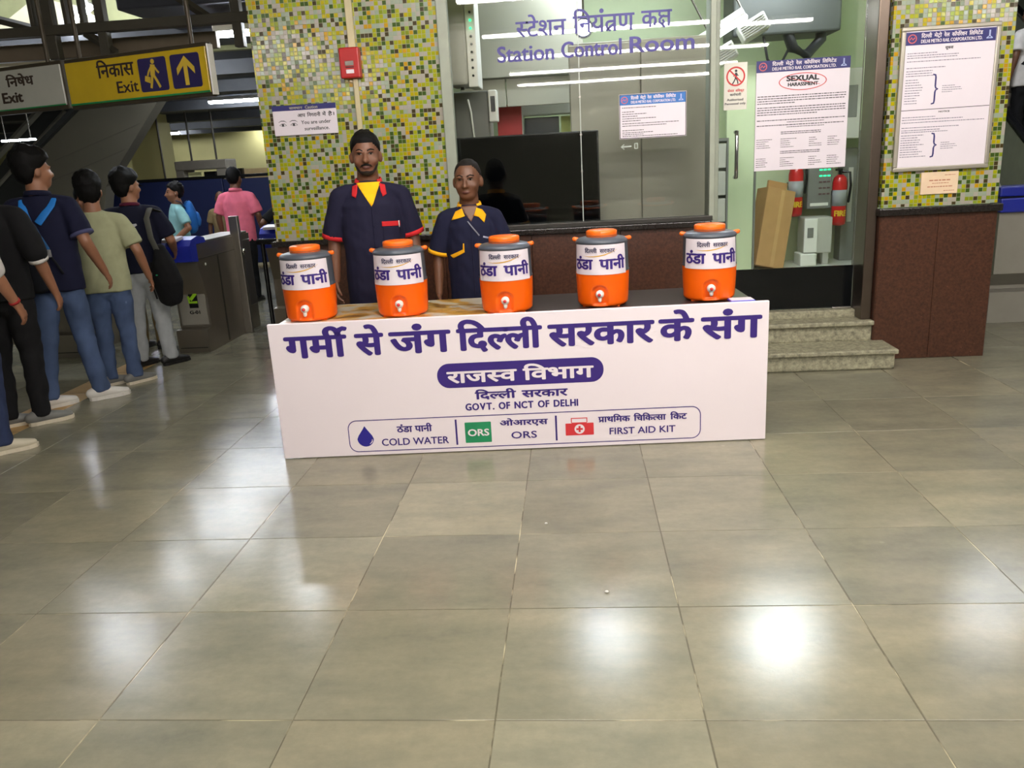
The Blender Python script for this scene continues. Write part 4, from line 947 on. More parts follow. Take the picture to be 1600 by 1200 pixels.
    if face:
        inv = HM.inverted(); tree = BVHTree.FromPolygons([inv @ v for v in Vb], Fb)
        D = lambda nm, poly, m_, off=.0012: decal(nm, poly, tree, m_, bo, HM, off, True, .006, .0012)
        for g in (-1, 1):
            D('eyebrow', [(g * x, z) for x, z in ((.012, 1.6575), (.030, 1.6665), (.052, 1.6605), (.050, 1.6565), (.030, 1.6605), (.013, 1.6515))][::g], hairm, .003)
            D('eye', [(g * x, z) for x, z in ((.017, 1.6375), (.025, 1.6425), (.036, 1.643), (.046, 1.638), (.036, 1.6335), (.025, 1.6335))][::g], EYEW, .0008)
            D('iris', [(g * .031 + .0055 * cos(t), 1.6385 + .0050 * sin(t)) for t in [2 * pi * q / 10 for q in range(10)]], EYED, .0016)
            D('upper_lid', [(g * x, z) for x, z in ((.015, 1.638), (.025, 1.6445), (.037, 1.645), (.048, 1.638), (.037, 1.6418), (.025, 1.6412))][::g], hairm, .0020)
        D('lips', [(-.025, 1.566), (-.010, 1.5725), (0, 1.5705), (.010, 1.5725), (.025, 1.566), (.010, 1.5565), (-.010, 1.5565)], LIP, .001)
        D('mouth_line', [(-.025, 1.5668), (0, 1.5662), (.025, 1.5668), (0, 1.5640)], EYED, .002)
        if 'moustache' in face: D('moustache', [(-.036, 1.566), (-.026, 1.580), (-.006, 1.586), (.006, 1.586), (.026, 1.580), (.036, 1.566), (.020, 1.574), (0, 1.576), (-.020, 1.574)], hairm, .003)
        if 'beard' in face: D('beard', [(-.064, 1.585), (-.052, 1.553), (-.030, 1.526), (0, 1.517), (.030, 1.526), (.052, 1.553), (.064, 1.585), (.050, 1.572), (.034, 1.548), (.016, 1.545), (0, 1.548), (-.016, 1.545), (-.034, 1.548), (-.050, 1.572)], mat('beard_stubble', (30, 24, 22), .8, var=.3, scale=80), .0022)
    # shirt
    sh = MB()
    sh.add(loft([(0, 0, hem), (0, -.003 - belly * .3, hem + .10), (0, -.004 - belly, 1.08), (0, -.003, 1.22), (0, 0, 1.32), (0, .004, 1.385), (0, .008, 1.43), (0, .010, 1.462)], [(.186 * B, .128 + belly * .5), (.186 * B, .128 + belly), (.183 * B, .127 + belly), (.190 * B, .128), (.183 * B, .120), (.150 * B, .100), (.108 * B, .086), (.078, .076)], 28, cap=False))
    SR = sleeve_r
    ends = {}
    for sd in 'LR':
        S, E, W = A[sd]; sg = 1 if sd == 'L' else -1
        sh.add(loft([(sg * .075 * B, .008, 1.412), (sg * .13 * B, .006, 1.395), S], [.046, .056, .064], 14))
        if sleeve <= 1: end = S.lerp(E, sleeve); pth = [S, S.lerp(E, sleeve * .5), end]; rr = [.064, .070 * SR, .072 * SR]
        else: end = E.lerp(W, sleeve - 1); pth = [S, S.lerp(E, .6), E, end]; rr = [.066, .062 * SR, .056 * SR, .044 * SR]
        sh.add(loft(pth, rr, 16, cap=False)); ends[sd] = (pth[-2], end, rr[-1])
    Vs, Fs, Ns = remesh((sh.V, sh.F), voxel, 4, .5); Vs = wrinkle(Vs, Ns, .006, len(label) * 1.3)
    if lean: pass
    so = obj('shirt', Vs, Fs, shirt, root, True)
    root_tree = BVHTree.FromPolygons(Vs, Fs)
    if lower:
        # trousers
        tr = MB(); tr.add(loft([(0, 0, .985), (0, 0, .90), (0, 0, .83)], [(.146 * B, .100), (.152 * B, .106), (.146 * B, .104)], 22))
        for kn, an, _ in legs:
            hp = Vector(((.085 if kn[0] > 0 else -.085) * B, 0, .86)); kn = Vector(kn); an = Vector(an)
            tr.add(loft([hp, hp.lerp(kn, .5), kn, kn.lerp(an, .5), an - Vector((0, 0, .03))], [.084 * B * legr, .084 * B * legr, .072 * legr, .064 * legr, .060 * legr], 16, cap=False))
        Vt, Ft, Nt = remesh((tr.V, tr.F), max(voxel, .011), 4, .5); obj('trousers', wrinkle(Vt, Nt, .011, len(label) + 2., 11.), Ft, trousers, root, True)
        if shoes:
            for kn, an, ya in legs:
                M = Matrix.Translation((an[0], an[1], an[2] - .085)) @ Matrix.Rotation(ya, 4, 'Z')
                up = loft([(0, .075, .050), (0, .05, .052), (0, .0, .052), (0, -.06, .042), (0, -.12, .034), (0, -.165, .030)], [(.034, .036), (.040, .048), (.042, .050), (.046, .036), (.045, .028), (.032, .020)], 16, ref=(1, 0, 0))
                q = obj('shoe', *xf(up, M), shoe, root, True)
                pl = [(.0, .093), (.028, .083), (.040, .05), (.036, .0), (.048, -.08), (.050, -.13), (.036, -.175), (.0, -.193), (-.036, -.175), (-.050, -.13), (-.048, -.08), (-.036, .0), (-.040, .05), (-.028, .083)]
                obj('sole', *xf(prism(pl, 'z', .0, .024), M), sole or shoe, q)
                for z in range(3): obj('lace', *xf(loft([(-.02, -.045 - .022 * z, .078 - .010 * z), (.02, -.045 - .022 * z, .078 - .010 * z)], [.004, .004], 6), M), sole or shoe, q)
    return dict(root=root, body=bo, shirt=so, tree=root_tree, A=A, ends=ends, HM=HM)
def cuffs(P, m, w=.028, k=1.04):
    for sd in 'LR':
        a, b, r = P['ends'][sd]; d = (b - a).normalized(); obj('cuff', *loft([b - d * w, b + d * .004], [r * k, r * k], 22, cap=False), m, P['shirt'], True)
def collar_ring(P, m, r=.066, z=1.452, h=.035, front_gap=.0):
    V = []; F = []; n = 30
    for i in range(n + 1):
        a = -pi / 2 + front_gap + (2 * pi - 2 * front_gap) * i / n
        for q, (rr, zz) in enumerate(((r * 1.12, z), (r, z + h), (r * .93, z + h * .97), (r * .98, z))): V.append((rr * cos(a), rr * sin(a) * 1.02 + .008, zz + .012 * sin(a)))
        if i:
            b = 4 * i
            for q in range(4): F.append((b - 4 + q, b + q, b + (q + 1) % 4, b - 4 + (q + 1) % 4))
    return obj('collar', V, F, m, P['shirt'], True)
SK1 = mat('skin_brown', (112, 74, 54), .48, var=.07, scale=18); SK2 = mat('skin_deep_brown', (100, 66, 46), .45, var=.07, scale=18); SK3 = mat('skin_mid_brown', (150, 104, 78), .5, var=.06, scale=18)
NAVY = clothm('navy_cotton', (27, 26, 48)); NAVY2 = clothm('dark_navy_cotton', (22, 24, 48)); REDT = clothm('red_trim', (196, 40, 44)); YEL = clothm('yellow_cotton', (244, 188, 24)); YEL2 = clothm('mustard_cotton', (236, 172, 20)); BLKT = clothm('black_trouser_cloth', (20, 20, 22)); DENIM = mat('mid_blue_denim', (72, 88, 120), .85, var=.30, scale=4.5, bump=.3, bscale=300, spec=.2); DENIM2 = clothm('dark_denim', (44, 54, 84)); PALEJ = clothm('pale_grey_denim', (166, 170, 172)); SAGE = clothm('sage_green_jersey', (164, 166, 132)); BLKJ = clothm('black_jersey', (18, 18, 20)); PINK = clothm('pink_polo_knit', (224, 112, 134)); AQUA = clothm('pale_aqua_cotton', (150, 202, 206)); WHT = clothm('white_shirt_cotton', (206, 202, 198)); KHAKI = clothm('khaki_cloth', (138, 120, 86)); NAVJ = clothm('night_navy_jersey', (18, 20, 40))
SHW = mat('white_sneaker', (212, 208, 200), .5, var=.05); SHG = mat('grey_sneaker', (112, 112, 108), .6); SHB = mat('black_shoe', (26, 25, 26), .45); SOLE = mat('cream_sole', (206, 196, 174), .5); SHC = mat('cream_sneaker', (190, 182, 160), .55)

# the taller man behind the tables
P = person('taller bearded man in a navy shirt with red trim behind the coolers', (-1.24, 5.04, 0), radians(12), 1.765, SK1, NAVY, BLKT, build=1.02, hem=.70, sleeve=.98, sleeve_r=1.02, face=('moustache', 'beard'), head=1.07, voxel=.007, shoe=SHB, belly=.006, arms={'R': ((-.243, .03, 1.13), (-.255, -.01, .88)), 'L': ((.243, .03, 1.13), (.255, -.01, .88))})
cuffs(P, REDT, .022, 1.03); T_ = P['tree']; so = P['shirt']
decal('undershirt', [(-.072, 1.458), (-.045, 1.460), (0, 1.460), (.045, 1.460), (.072, 1.458), (.020, 1.335), (.008, 1.318)], T_, YEL, so, off=.003)
decal('placket', [(.004, 1.320), (.012, 1.320), (.012, .75), (.004, .75)], T_, clothm('navy_seam', (22, 22, 44)), so, off=.002)
for z in (1.20, 1.08, .95): decal('button', [(.014 + .005 * cos(t), z + .005 * sin(t)) for t in [2 * pi * q / 8 for q in range(8)]], T_, clothm('navy_seam', (22, 22, 44)), so, off=.004)
decal('pocket_trim', [(.060, 1.228), (.170, 1.222), (.170, 1.192), (.060, 1.200)], T_, REDT, so, off=.003)
decal('pocket', [(.062, 1.199), (.168, 1.191), (.168, 1.07), (.115, 1.055), (.062, 1.07)], T_, NAVY, so, off=.002)
decal('pen', [(.160, 1.225), (.165, 1.225), (.165, 1.185), (.160, 1.185)], T_, WHITE, so, off=.007)
collar_ring(P, REDT, .079, 1.446, .036, .75)
for g in (-1, 1): decal('collar_flap', [(g * x, z) for x, z in ((.064, 1.452), (.098, 1.440), (.104, 1.385), (.080, 1.372), (.070, 1.405))][::g], T_, REDT, so, off=.006)
# the shorter man
P = person('shorter man in a navy shirt with yellow collar and pocket flaps', (-.625, 5.02, 0), radians(5), 1.562, SK2, NAVY2, NAVY2, build=.92, hem=.68, sleeve=.94, sleeve_r=1.05, face=('plain',), head=1.14, hairm=GHAIR, hair='receding', headyaw=radians(-8), voxel=.007, shoe=SHB, arms={'R': ((-.240, .03, 1.13), (-.250, -.02, .87)), 'L': ((.240, .03, 1.13), (.250, -.02, .87))})
cuffs(P, YEL2, .022, 1.03); T_ = P['tree']; so = P['shirt']
decal('open_neck', [(-.062, 1.458), (0, 1.460), (.062, 1.458), (.010, 1.355)], T_, SK2, so, off=.002)
collar_ring(P, YEL2, .079, 1.446, .034, .7)
decal('collar_flap', [(-.050, 1.445), (-.095, 1.425), (-.125, 1.370), (-.062, 1.385), (-.030, 1.395)], T_, YEL2, so, off=.006); decal('collar_flap', [(.050, 1.445), (.030, 1.395), (.062, 1.385), (.098, 1.345), (.112, 1.395), (.088, 1.43)], T_, YEL2, so, off=.006)
decal('pocket_flap', [(.050, 1.212), (.158, 1.185), (.158, 1.135), (.105, 1.120), (.050, 1.14)], T_, YEL2, so, off=.004)
decal('pocket_flap', [(-.150, 1.135), (-.060, 1.175), (-.055, 1.215), (-.048, 1.215), (-.048, 1.155), (-.13, 1.115)], T_, YEL2, so, off=.004)
decal('chest_badge', [(.085, 1.258), (.150, 1.238), (.148, 1.226), (.083, 1.246)], T_, mat('badge_grey', (150, 150, 170), .5), so, off=.003)
decal('strap', [(-.020, 1.36), (-.010, 1.36), (.062, 1.265), (.056, 1.258)], T_, mat('grey_lanyard', (120, 122, 134), .5), so, off=.003)
decal('placket', [(.002, 1.35), (.010, 1.35), (.010, .74), (.002, .74)], T_, clothm('navy_seam', (22, 22, 44)), so, off=.002)

# ---- the queue on the left, all seen from behind
G = 'people queueing on the left'
BK = pi
def walk(l, r):
    return (((-.09, l[0], .49), (-.10, l[1], .085), -.9), ((.09, r[0], .49), (.10, r[1], .085), -.9))
# local frame faces -y; these people face +y, so their right side is at +x in the picture
P = person('person in a white and black printed shirt at the left edge, wearing cream sneakers', (-3.60, 4.42, 0), BK + radians(8), 1.72, SK3, WHT, DENIM2, group=G, shoe=SHC, sole=SOLE, hem=.84, arms={'R': ((-.27, .02, 1.12), (-.30, -.10, .90)), 'L': ((.26, .02, 1.13), (.27, -.05, .88))}, legs=walk((-.03, .02), (.0, .05)), sleeve=1.15, sleeve_r=1.2, hair='thick')
wr = P['A']['R']; d = (wr[2] - wr[1]).normalized(); obj('wrist_band', *loft([wr[2] - d * .03, wr[2] - d * .015], [.033, .033], 14, cap=False), clothm('red_thread', (150, 40, 40)), P['body'], True)
for k, (a, z) in enumerate(((-.12, 1.3), (-.05, 1.15), (.06, 1.25), (-.16, 1.0), (.02, .98), (.13, 1.08), (-.09, .90))):
    decal('print_patch', [(a + .03 * cos(t) * (1 + .4 * sin(3 * t + k)), z + .035 * sin(t)) for t in [2 * pi * q / 9 for q in range(9)]], P['tree'], BLKJ, P['shirt'], off=.003, front=False)
P = person('person in a black top with a white cuff, black trousers and grey sneakers', (-3.74, 5.02, 0), BK + radians(8), 1.76, SK3, BLKJ, BLKT, group=G, shoe=SHG, sole=SOLE, build=1.05, hem=.84, sleeve=1.12, sleeve_r=1.25, arms={'R': ((-.275, .02, 1.12), (-.29, -.09, .87)), 'L': ((.27, .02, 1.13), (.28, -.05, .88))}, legs=walk((-.02, .03), (.02, .06)), hair='thick'); cuffs(P, WHT, .022, 1.08)
P3 = person('boy in a navy polo shirt and torn jeans with white sneakers', (-3.71, 5.55, 0), BK + radians(12), 1.80, SK3, NAVY2, DENIM, group=G, shoe=SHW, sole=SHW, build=1.0, hem=.80, sleeve=.80, sleeve_r=1.05, arms={'R': ((-.262, .05, 1.13), (-.30, -.10, .90)), 'L': ((.26, .03, 1.13), (.27, -.05, .88))}, legs=(((-.10, -.03, .49), (-.16, .0, .085), -1.0), ((.11, .05, .49), (.14, .15, .085), -.8)), hair='thick', headyaw=radians(-46)); cuffs(P3, mat('polo_tipping', (70, 72, 110), .8), .014, 1.03); collar_ring(P3, NAVY2, .080, 1.445, .034, .3)
P4 = person('boy in a plain sage green tee and blue jeans', (-3.62, 6.02, 0), BK + radians(22), 1.62, SK3, SAGE, DENIM, group=G, shoe=SHG, sole=SOLE, build=1.05, hem=.80, sleeve=.80, sleeve_r=1.05, arms={'R': ((-.29, .06, 1.12), (-.33, -.08, .88)), 'L': ((.28, .03, 1.13), (.29, -.05, .88))}, legs=walk((.0, .04), (-.02, .02)), hair='thick')
P5 = person('boy in a dark navy tee and pale grey jeans with a black bag', (-3.65, 6.62, 0), BK + radians(16), 1.64, SK3, NAVJ, PALEJ, group=G, shoe=SHB, sole=SHB, build=1.10, hem=.86, sleeve=.85, sleeve_r=1.1, arms={'R': ((-.29, .0, 1.13), (-.27, -.20, 1.02)), 'L': ((.28, .03, 1.13), (.29, -.05, .88))}, legs=(((-.11, 0, .49), (-.13, .02, .085), -.8), ((.11, 0, .49), (.13, .0, .085), -.6)), hair='thick', headyaw=radians(-46), legr=1.08)
decal('back_print', [(-.05, 1.30), (.03, 1.295), (.025, 1.272), (-.03, 1.270), (-.055, 1.285)], P5['tree'], mat('print_white', (190, 190, 196), .6), P5['shirt'], off=.003, front=False)
collar_ring(P5, clothm('maroon_trim', (84, 24, 46)), .080, 1.445, .028, .2)
P6 = person('person in a white shirt and dark cap hidden by the boy in the navy tee', (-4.05, 7.35, 0), BK, 1.60, SK3, WHT, KHAKI, group=G, shoe=SHB, hair='thick', build=1.12, voxel=.012)
cap = obj('cap', *xf(MB().add(ell((0, .010, 1.672), (.092, .112, .098), 20, 12)).add(loft([(0, -.08, 1.68), (0, -.17, 1.665)], [(.075, .008), (.06, .006)], 14)).vf, P6['HM']), BLKJ, P6['root'], True); obj('cap_button', *ell((.05, .112, 1.70), (.012, .006, .010), 10, 6), WHITE, cap, True)
person('woman in a pale cap looking out between the boys in navy and sage', (-5.25, 8.6, 0), radians(35), 1.50, SK3, clothm('plum_cloth', (90, 60, 70)), BLKT, group=G, hair='thick', voxel=.013, face=('plain',), shoe=SHB)
# people beyond the gates
G2 = 'people beyond the ticket gates'
P7 = person('woman in a pale aqua top leaning over the gate with a blue backpack', (-4.62, 9.4, 0), radians(-55), 1.52, SK3, AQUA, AQUA, group=G2, hair='long', voxel=.012, face=('plain',), shoe=SHB, hem=.70, arms={'L': ((.30, .06, 1.15), (.22, -.16, .98)), 'R': ((-.25, .0, 1.13), (-.2, -.18, 1.0))}); obj('earring', *ell((.088, .0, 1.60), (.008, .008, .010), 8, 6), WHITE, P7['body'])
person('bald man in khaki standing by the blue barrier', (-4.95, 11.4, 0), radians(15), 1.36, SK2, KHAKI, KHAKI, group=G2, hair='bald', hairm=GHAIR, voxel=.013, face=('plain',), shoe=SHB)
P9 = person('man in a pink polo shirt beyond the ticket gates', (-4.13, 10.0, 0), BK + radians(-6), 1.65, SK1, PINK, BLKT, group=G2, voxel=.012, shoe=SHB, build=1.08, hem=.80, sleeve=.85, sleeve_r=1.12, arms={'R': ((-.27, .0, 1.13), (-.25, -.12, .90)), 'L': ((.28, .03, 1.13), (.29, -.03, .88))}); collar_ring(P9, PINK, .080, 1.44, .045, .2)
P10 = person('person in black with bent elbow half hidden by the mosaic wall', (-3.36, 9.62, 0), radians(-150), 1.45, SK2, BLKJ, PALEJ, group=G2, voxel=.013, shoe=SHB, arms={'R': ((-.30, .10, 1.15), (-.18, -.10, 1.02)), 'L': ((.40, .02, 1.2), (.24, -.14, 1.02))})
person('woman with covered head behind the man in pink', (-4.05, 11.6, 0), BK, 1.33, SK2, WHT, WHT, group=G2, voxel=.013, hair='long', shoe=SHB)
PR = person('person in a white shirt with a black strap riding the right escalator', (5.30, 10.1, .82), BK + radians(25), 1.75, SK2, WHT, BLKT, voxel=.012, shoe=SHB)
decal('strap', [(-.10, 1.40), (-.06, 1.41), (.17, 1.05), (.13, 1.02)], PR['tree'], BLKJ, PR['shirt'], off=.004, front=False)

# ---- bags
def backpack(label, loc, rz, m, strap, w=.15, h=.22, d=.09, tilt=0.):
    t = thing('backpack', label, 'backpack', loc, rz); t.rotation_euler = (tilt, 0, rz)
    V, F, N = remesh(loft([(0, 0, -h), (0, .0, -h * .4), (0, 0, h * .4), (0, 0, h)], [(w, d), (w * 1.05, d * 1.1), (w, d), (w * .7, d * .7)], 20), .012, 3); obj('bag', wrinkle(V, N, .004, 4.), F, m, t, True)
    V, F, N = remesh(loft([(0, d, -h * .75), (0, d * 1.1, -h * .4), (0, d, .02)], [(w * .75, .035), (w * .78, .04), (w * .7, .03)], 18), .010, 3); obj('pocket', V, F, m, t, True)
    obj('zip', *loft([(w * .75 * cos(a), d * .55, h * .2 + h * .75 * sin(a)) for a in [pi * k / 10 for k in range(11)]], [.005] * 11, 6, ref=(0, 1, 0)), strap, t, True)
    obj('carry_loop', *loft([(-.03, 0, h * .95), (-.025, 0, h + .05), (.025, 0, h + .05), (.03, 0, h * .95)], [.008] * 4, 8, ref=(0, 1, 0)), strap, t, True)
    return t
BSTRAP = mat('bright_blue_strap', (30, 122, 206), .6); DBAG = clothm('charcoal_bag_cloth', (28, 30, 36)); BBAG = clothm('blue_bag_cloth', (44, 110, 190))
def band(pts, w, m, parent, nm='strap', ref=(1, 0, 0)): return obj(nm, *loft(pts, [(w, .005)] * len(pts), 10, ref=ref), m, parent, True)
# blue strapped bag worn by the boy in the navy polo
def w3(P, p): return P['root'].matrix_basis @ Vector(p)
bp_ = thing('backpack', 'black backpack with bright blue straps on the boy in the navy polo', 'backpack', (-3.71, 5.55, 0), BK + radians(12)); bp_.scale = P3['root'].scale
def back_y(P, x, z):
    h_ = P['tree'].ray_cast(Vector((x, 1, z)), Vector((0, -1, 0))); return h_[0].y if h_[0] is not None else .1
for xa, xb in ((.085, .045), (-.105, -.015)):
    band([(xa, back_y(P3, xa, 1.40) - .02, 1.428), (xa * .95, back_y(P3, xa * .95, 1.38) + .006, 1.385), ((xa + xb) / 2, back_y(P3, (xa + xb) / 2, 1.33) + .008, 1.33), (xb, back_y(P3, xb, 1.27) + .012, 1.275)], .026, BSTRAP, bp_)
V, F, N = remesh(loft([(.06, .15, .86), (.07, .17, 1.0), (.06, .165, 1.15), (.04, .14, 1.25)], [(.10, .05), (.12, .07), (.11, .06), (.05, .03)], 18), .011, 3); obj('bag', wrinkle(V, N, .004, 2.), F, DBAG, bp_, True)
band([(.01, .165, 1.265), (-.02, .17, 1.19), (-.055, .165, 1.10)], .016, mat('teal_strap', (24, 86, 140), .6), bp_); obj('buckle', *bbox(-.075, -.035, .165, .185, 1.05, 1.10, .005), mat('grey_buckle', (150, 150, 150), .4), bp_)
band([(-.055, .165, 1.07), (-.085, .145, 1.0), (-.105, .12, .93)], .010, DBAG, bp_)
# black bag hanging from the right shoulder of the boy in the navy tee
bb = thing('backpack', 'black backpack hanging from the shoulder of the boy in pale jeans', 'backpack', (-3.37, 6.50, .60), radians(-15)); 
V, F, N = remesh(MB().add(loft([(0, 0, .0), (0, 0, .12), (-.02, 0, .28), (-.03, 0, .40)], [(.11, .075), (.13, .09), (.10, .08), (.05, .05)], 20)).vf, .011, 3)
obj('bag', wrinkle(V, N, .006, 3.), F, BLKJ, bb, True); band([(-.03, -.03, .38), (-.05, -.06, .50), (-.07, -.05, .66), (-.085, .02, .735), (-.08, .12, .70)], .030, mat('grey_strap', (86, 86, 80), .7), bb); obj('tag_light', *ell((-.03, -.085, .20), (.012, .004, .006), 8, 6), mat('green_tag', (40, 170, 110), .5), bb)
band([(-.10, -.05, .30), (-.125, -.06, .16), (-.10, -.05, .0)], .008, BLKJ, bb, 'loose_strap')
bg = backpack('blue backpack on the woman in the pale aqua top', (-4.515, 9.475, 1.12), radians(-55), BBAG, NAVY2, .13, .13, .075)
for g in (-1, 1): band([(g * .07, -.05, .10), (g * .075, -.09, .17), (g * .08, -.14, .19)], .02, mat('navy_strap', (26, 44, 92), .6), bg)
# ------------------------------------------------------------------ ticket gates
BSTEEL = mat('gate_brushed_steel', (150, 142, 130), .30, .85, .10, 2.0, .02, 300); PLATE = mat('gate_grey_plate', (146, 142, 132), .5, .2, .05)
def ticket_gate(label, loc, group='ticket gates', mark=False, w=.30, L=1.25):
    t = thing('ticket_gate', label, 'ticket gate', loc, 0, group)
    b = obj('body', *prism([(.03, 0), (L, 0), (L, .98), (.0, .98), (.0, .83), (.10, .50), (.10, .22), (.0, .21), (.0, 0)], 'x', -w / 2, w / 2), BSTEEL, t)
    obj('side_seam', *bbox(w / 2 - .001, w / 2 + .003, .02, L - .02, .845, .852, .001, 1), DSTEEL, b); obj('side_seam', *bbox(w / 2 - .001, w / 2 + .003, .42, .45, .02, .84, .001, 1), DSTEEL, b)
    obj('lock', *cyl((w / 2 - .004, .16, .79), (w / 2 + .004, .16, .79), .012), WHITE, b)
    obj('plinth_line', *bbox(-w / 2 + .02, w / 2 - .02, -.004, .001, .04, .05, .001, 1), DSTEEL, b)
    obj('cap', *prism([(-.10, .84), (.02, .83), (.02, .985), (.22, .985), (.20, 1.03), (.06, 1.055), (-.06, 1.03), (-.11, .98)], 'x', -w / 2 - .006, w / 2 + .006), BLUEP, t)
    obj('card_reader', *bbox(-.09, .07, -.06, .09, 1.045, 1.075, .006), mat('reader_white', (190, 186, 196), .3), t); t.children[-1].rotation_euler = (radians(6), 0, 0); t.children[-1].location = (0, 0, -.012)
    obj('top_plate', *bbox(-w / 2 + .02, w / 2 - .01, .23, L - .02, .978, 1.0, .006), STEEL, t)
    obj('post', *bbox(w / 2 - .02, w / 2 + .07, .84, .90, .0, 1.17, .006), STEEL, t); obj('flap_door', *bbox(w / 2 + .004, w / 2 + .02, .95, 1.2, .25, .92, .005), mat('smoked_flap', (70, 66, 62), .3), t)
    obj('hinge', *ell((w / 2 + .08, .87, .82), (.022, .022, .03), 10, 8), MATS['chrome'], t, True)
    if mark:
        m = obj('end_plate', *bbox(-w / 2 + .02, w / 2 - .02, .092, .101, .24, .60, .003, 1), PLATE, t)
        on_plane('arrow_ground', flat([(-.03, .40), (.055, .40), (.055, .54), (-.03, .54)]), BLACK, m, .092)
        on_plane('green_arrow', words(stroke([(.045, .535), (-.015, .475)], .03), stroke([(-.03, .51), (-.025, .452), (.05, .452)], .022, 1)), mat('arrow_green', (160, 214, 40), .5), m, .0912)
        on_plane('lettering', fit(latin('G-01'), -.035, .06, .345, .375, .002, CAP), BLACK, m, .092)
    return t
ticket_gate('steel ticket gate with blue cap marked G-01 beside the boy with the black bag', (-3.51, 7.05, 0), mark=True)
g2 = ticket_gate('steel ticket gate next to the corner of the mosaic wall', (-2.95, 8.05, 0))
ticket_gate('steel ticket gate partly hidden by the boy in pale jeans', (-4.75, 7.05, 0)); ticket_gate('steel ticket gate hidden behind the queue on the left', (-5.95, 7.05, 0))
g = thing('ticket_gate', 'grey and blue ticket gate right of the pillar', 'ticket gate', (3.80, 7.0, 0), 0, 'ticket gates')
obj('body', *prism([(.03, 0), (1.2, 0), (1.2, .93), (.0, .93), (.0, .42), (.16, .30), (.16, .27), (.05, .26), (.03, .26)], 'x', -.32, .34), PLATE, g); obj('cap', *MB().add(bbox(-.34, .36, -.05, .25, .925, 1.04, .012)).add(bbox(-.34, .36, -.02, .2, 1.05, 1.13, .012)).vf, BLUEP, g); obj('cap_groove', *bbox(-.335, .355, -.03, .22, 1.038, 1.052, .002, 1), BLACK, g)
obj('side_screen', *prism([(.02, 1.12), (.9, 1.12), (.9, 1.5), (.5, 1.5)], 'x', -.33, -.31), mat('grey_screen_panel', (150, 150, 146), .3, .3), g)
pp = thing('handrail_pipe', 'black handrail pipe between the gate and the mosaic wall', 'handrail', (-2.62, 7.3, 0)); obj('rail', *cyl((-.30, .1, .95), (.41, .05, .95), .028), BLACK, pp)
for x in (-.25, .32): obj('leg', *cyl((x, .09, 0), (x, .09, .95), .02), BLACK, pp)

# ------------------------------------------------------------------ hanging exit signs
def hang_sign(label, p, rz, w, h, face, name='exit_sign', nrod=2, top=3.6, base=None):
    t = thing(name, label, 'sign', p, rz, 'hanging exit signs')
    b = obj('case', *bbox(-w / 2 - .012, w / 2 + .012, .0, .05, -.03, h + .03, .008), mat('dark_sign_case', (66, 58, 44), .5, .3), t)
    f = obj('face', *bbox(-w / 2, w / 2, -.012, .01, 0, h, .004, 1), face, t)
    for k in range(nrod): obj('hanger', *cyl((-w * .4 + k * w * .8, .025, h), (-w * .4 + k * w * .8, .025, top - p[2]), .018), mat('dark_sign_case', (66, 58, 44)), t)
    return t, f
YELS = mat('yellow_sign_face', (196, 166, 34), .25, var=.04); WHS = mat('grey_white_sign_face', (176, 176, 166), .25, var=.03)
ang = atan2(6.3 - 6.75, -2.565 + 4.066)
def slide(dx, *L):
    v, g_ = words(*L); return [(p[0] + dx, p[1], p[2]) for p in v], g_
t, f = hang_sign('yellow hanging exit sign with a walking figure and an arrow', (-3.375, 6.54, 2.175), ang, 1.42, .325, YELS)
SINK = mat('sign_dark_ink', (56, 44, 36), .5); SNAVY = mat('sign_navy', (44, 38, 84), .4)
on_plane('green_line', flat([(-.71, .0), (.71, .0), (.71, .014), (-.71, .014)]), mat('sign_green', (30, 130, 70), .5), f, -.012)
obj('end_strip', *bbox(.725, .738, -.015, .05, -.02, .34, .003, 1), WHITE, t)
on_plane('hindi_lettering', fit(deva('िनकास'), -.373, .004, .185, .275, .004), SINK, f, -.012); on_plane('english_lettering', fit(latin('Exit'), -.193, .022, .06, .145, .003, CAP), SINK, f, -.012)
for a in (.048, .368): on_plane('pictogram_ground', flat(rrect(a, a + .28, .045, .29, .02, 4)), SNAVY, f, -.012)
PY = mat('pictogram_yellow', (206, 176, 60), .4)
on_plane('walking_figure', slide(.033, disc(.165, .262, .018), stroke([(.162, .24), (.150, .16)], .045, 1), stroke([(.146, .17), (.132, .11), (.118, .07)], .022, 2), stroke([(.155, .17), (.185, .12), (.21, .07)], .022, 3), stroke([(.15, .23), (.115, .19), (.10, .16)], .016, 4), stroke([(.17, .23), (.20, .19), (.215, .175)], .016, 5), flat([(.065, .125), (.12, .105), (.125, .15), (.075, .165)], 6)), PY, f, -.0135)
on_plane('arrow', slide(.023, stroke([(.485, .065), (.485, .24)], .038), flat([(.485, .275), (.40, .19), (.40, .14), (.485, .225)], 1), flat([(.485, .275), (.485, .225), (.57, .14), (.57, .19)], 2)), PY, f, -.0135)
t, f = hang_sign('white hanging no-exit sign beside the yellow one at the left edge', (-4.83, 6.98, 2.19), ang, 1.50, .315, WHS)
on_plane('hindi_lettering', words(fit(deva('िनषेध'), .13, .44, .185, .25, .005), fit(deva('िनकास'), -.28, .05, .185, .25, .005)), SINK, f, -.012); on_plane('english_lettering', words(fit(latin('Exit'), .05, .28, .06, .14, .006, CAP), fit(latin('No'), -.20, -.05, .06, .14, .006, CAP)), SINK, f, -.012)
on_plane('green_line', flat([(-.75, .0), (.75, .0), (.75, .01), (-.75, .01)]), MATS['sign_green'], f, -.012)

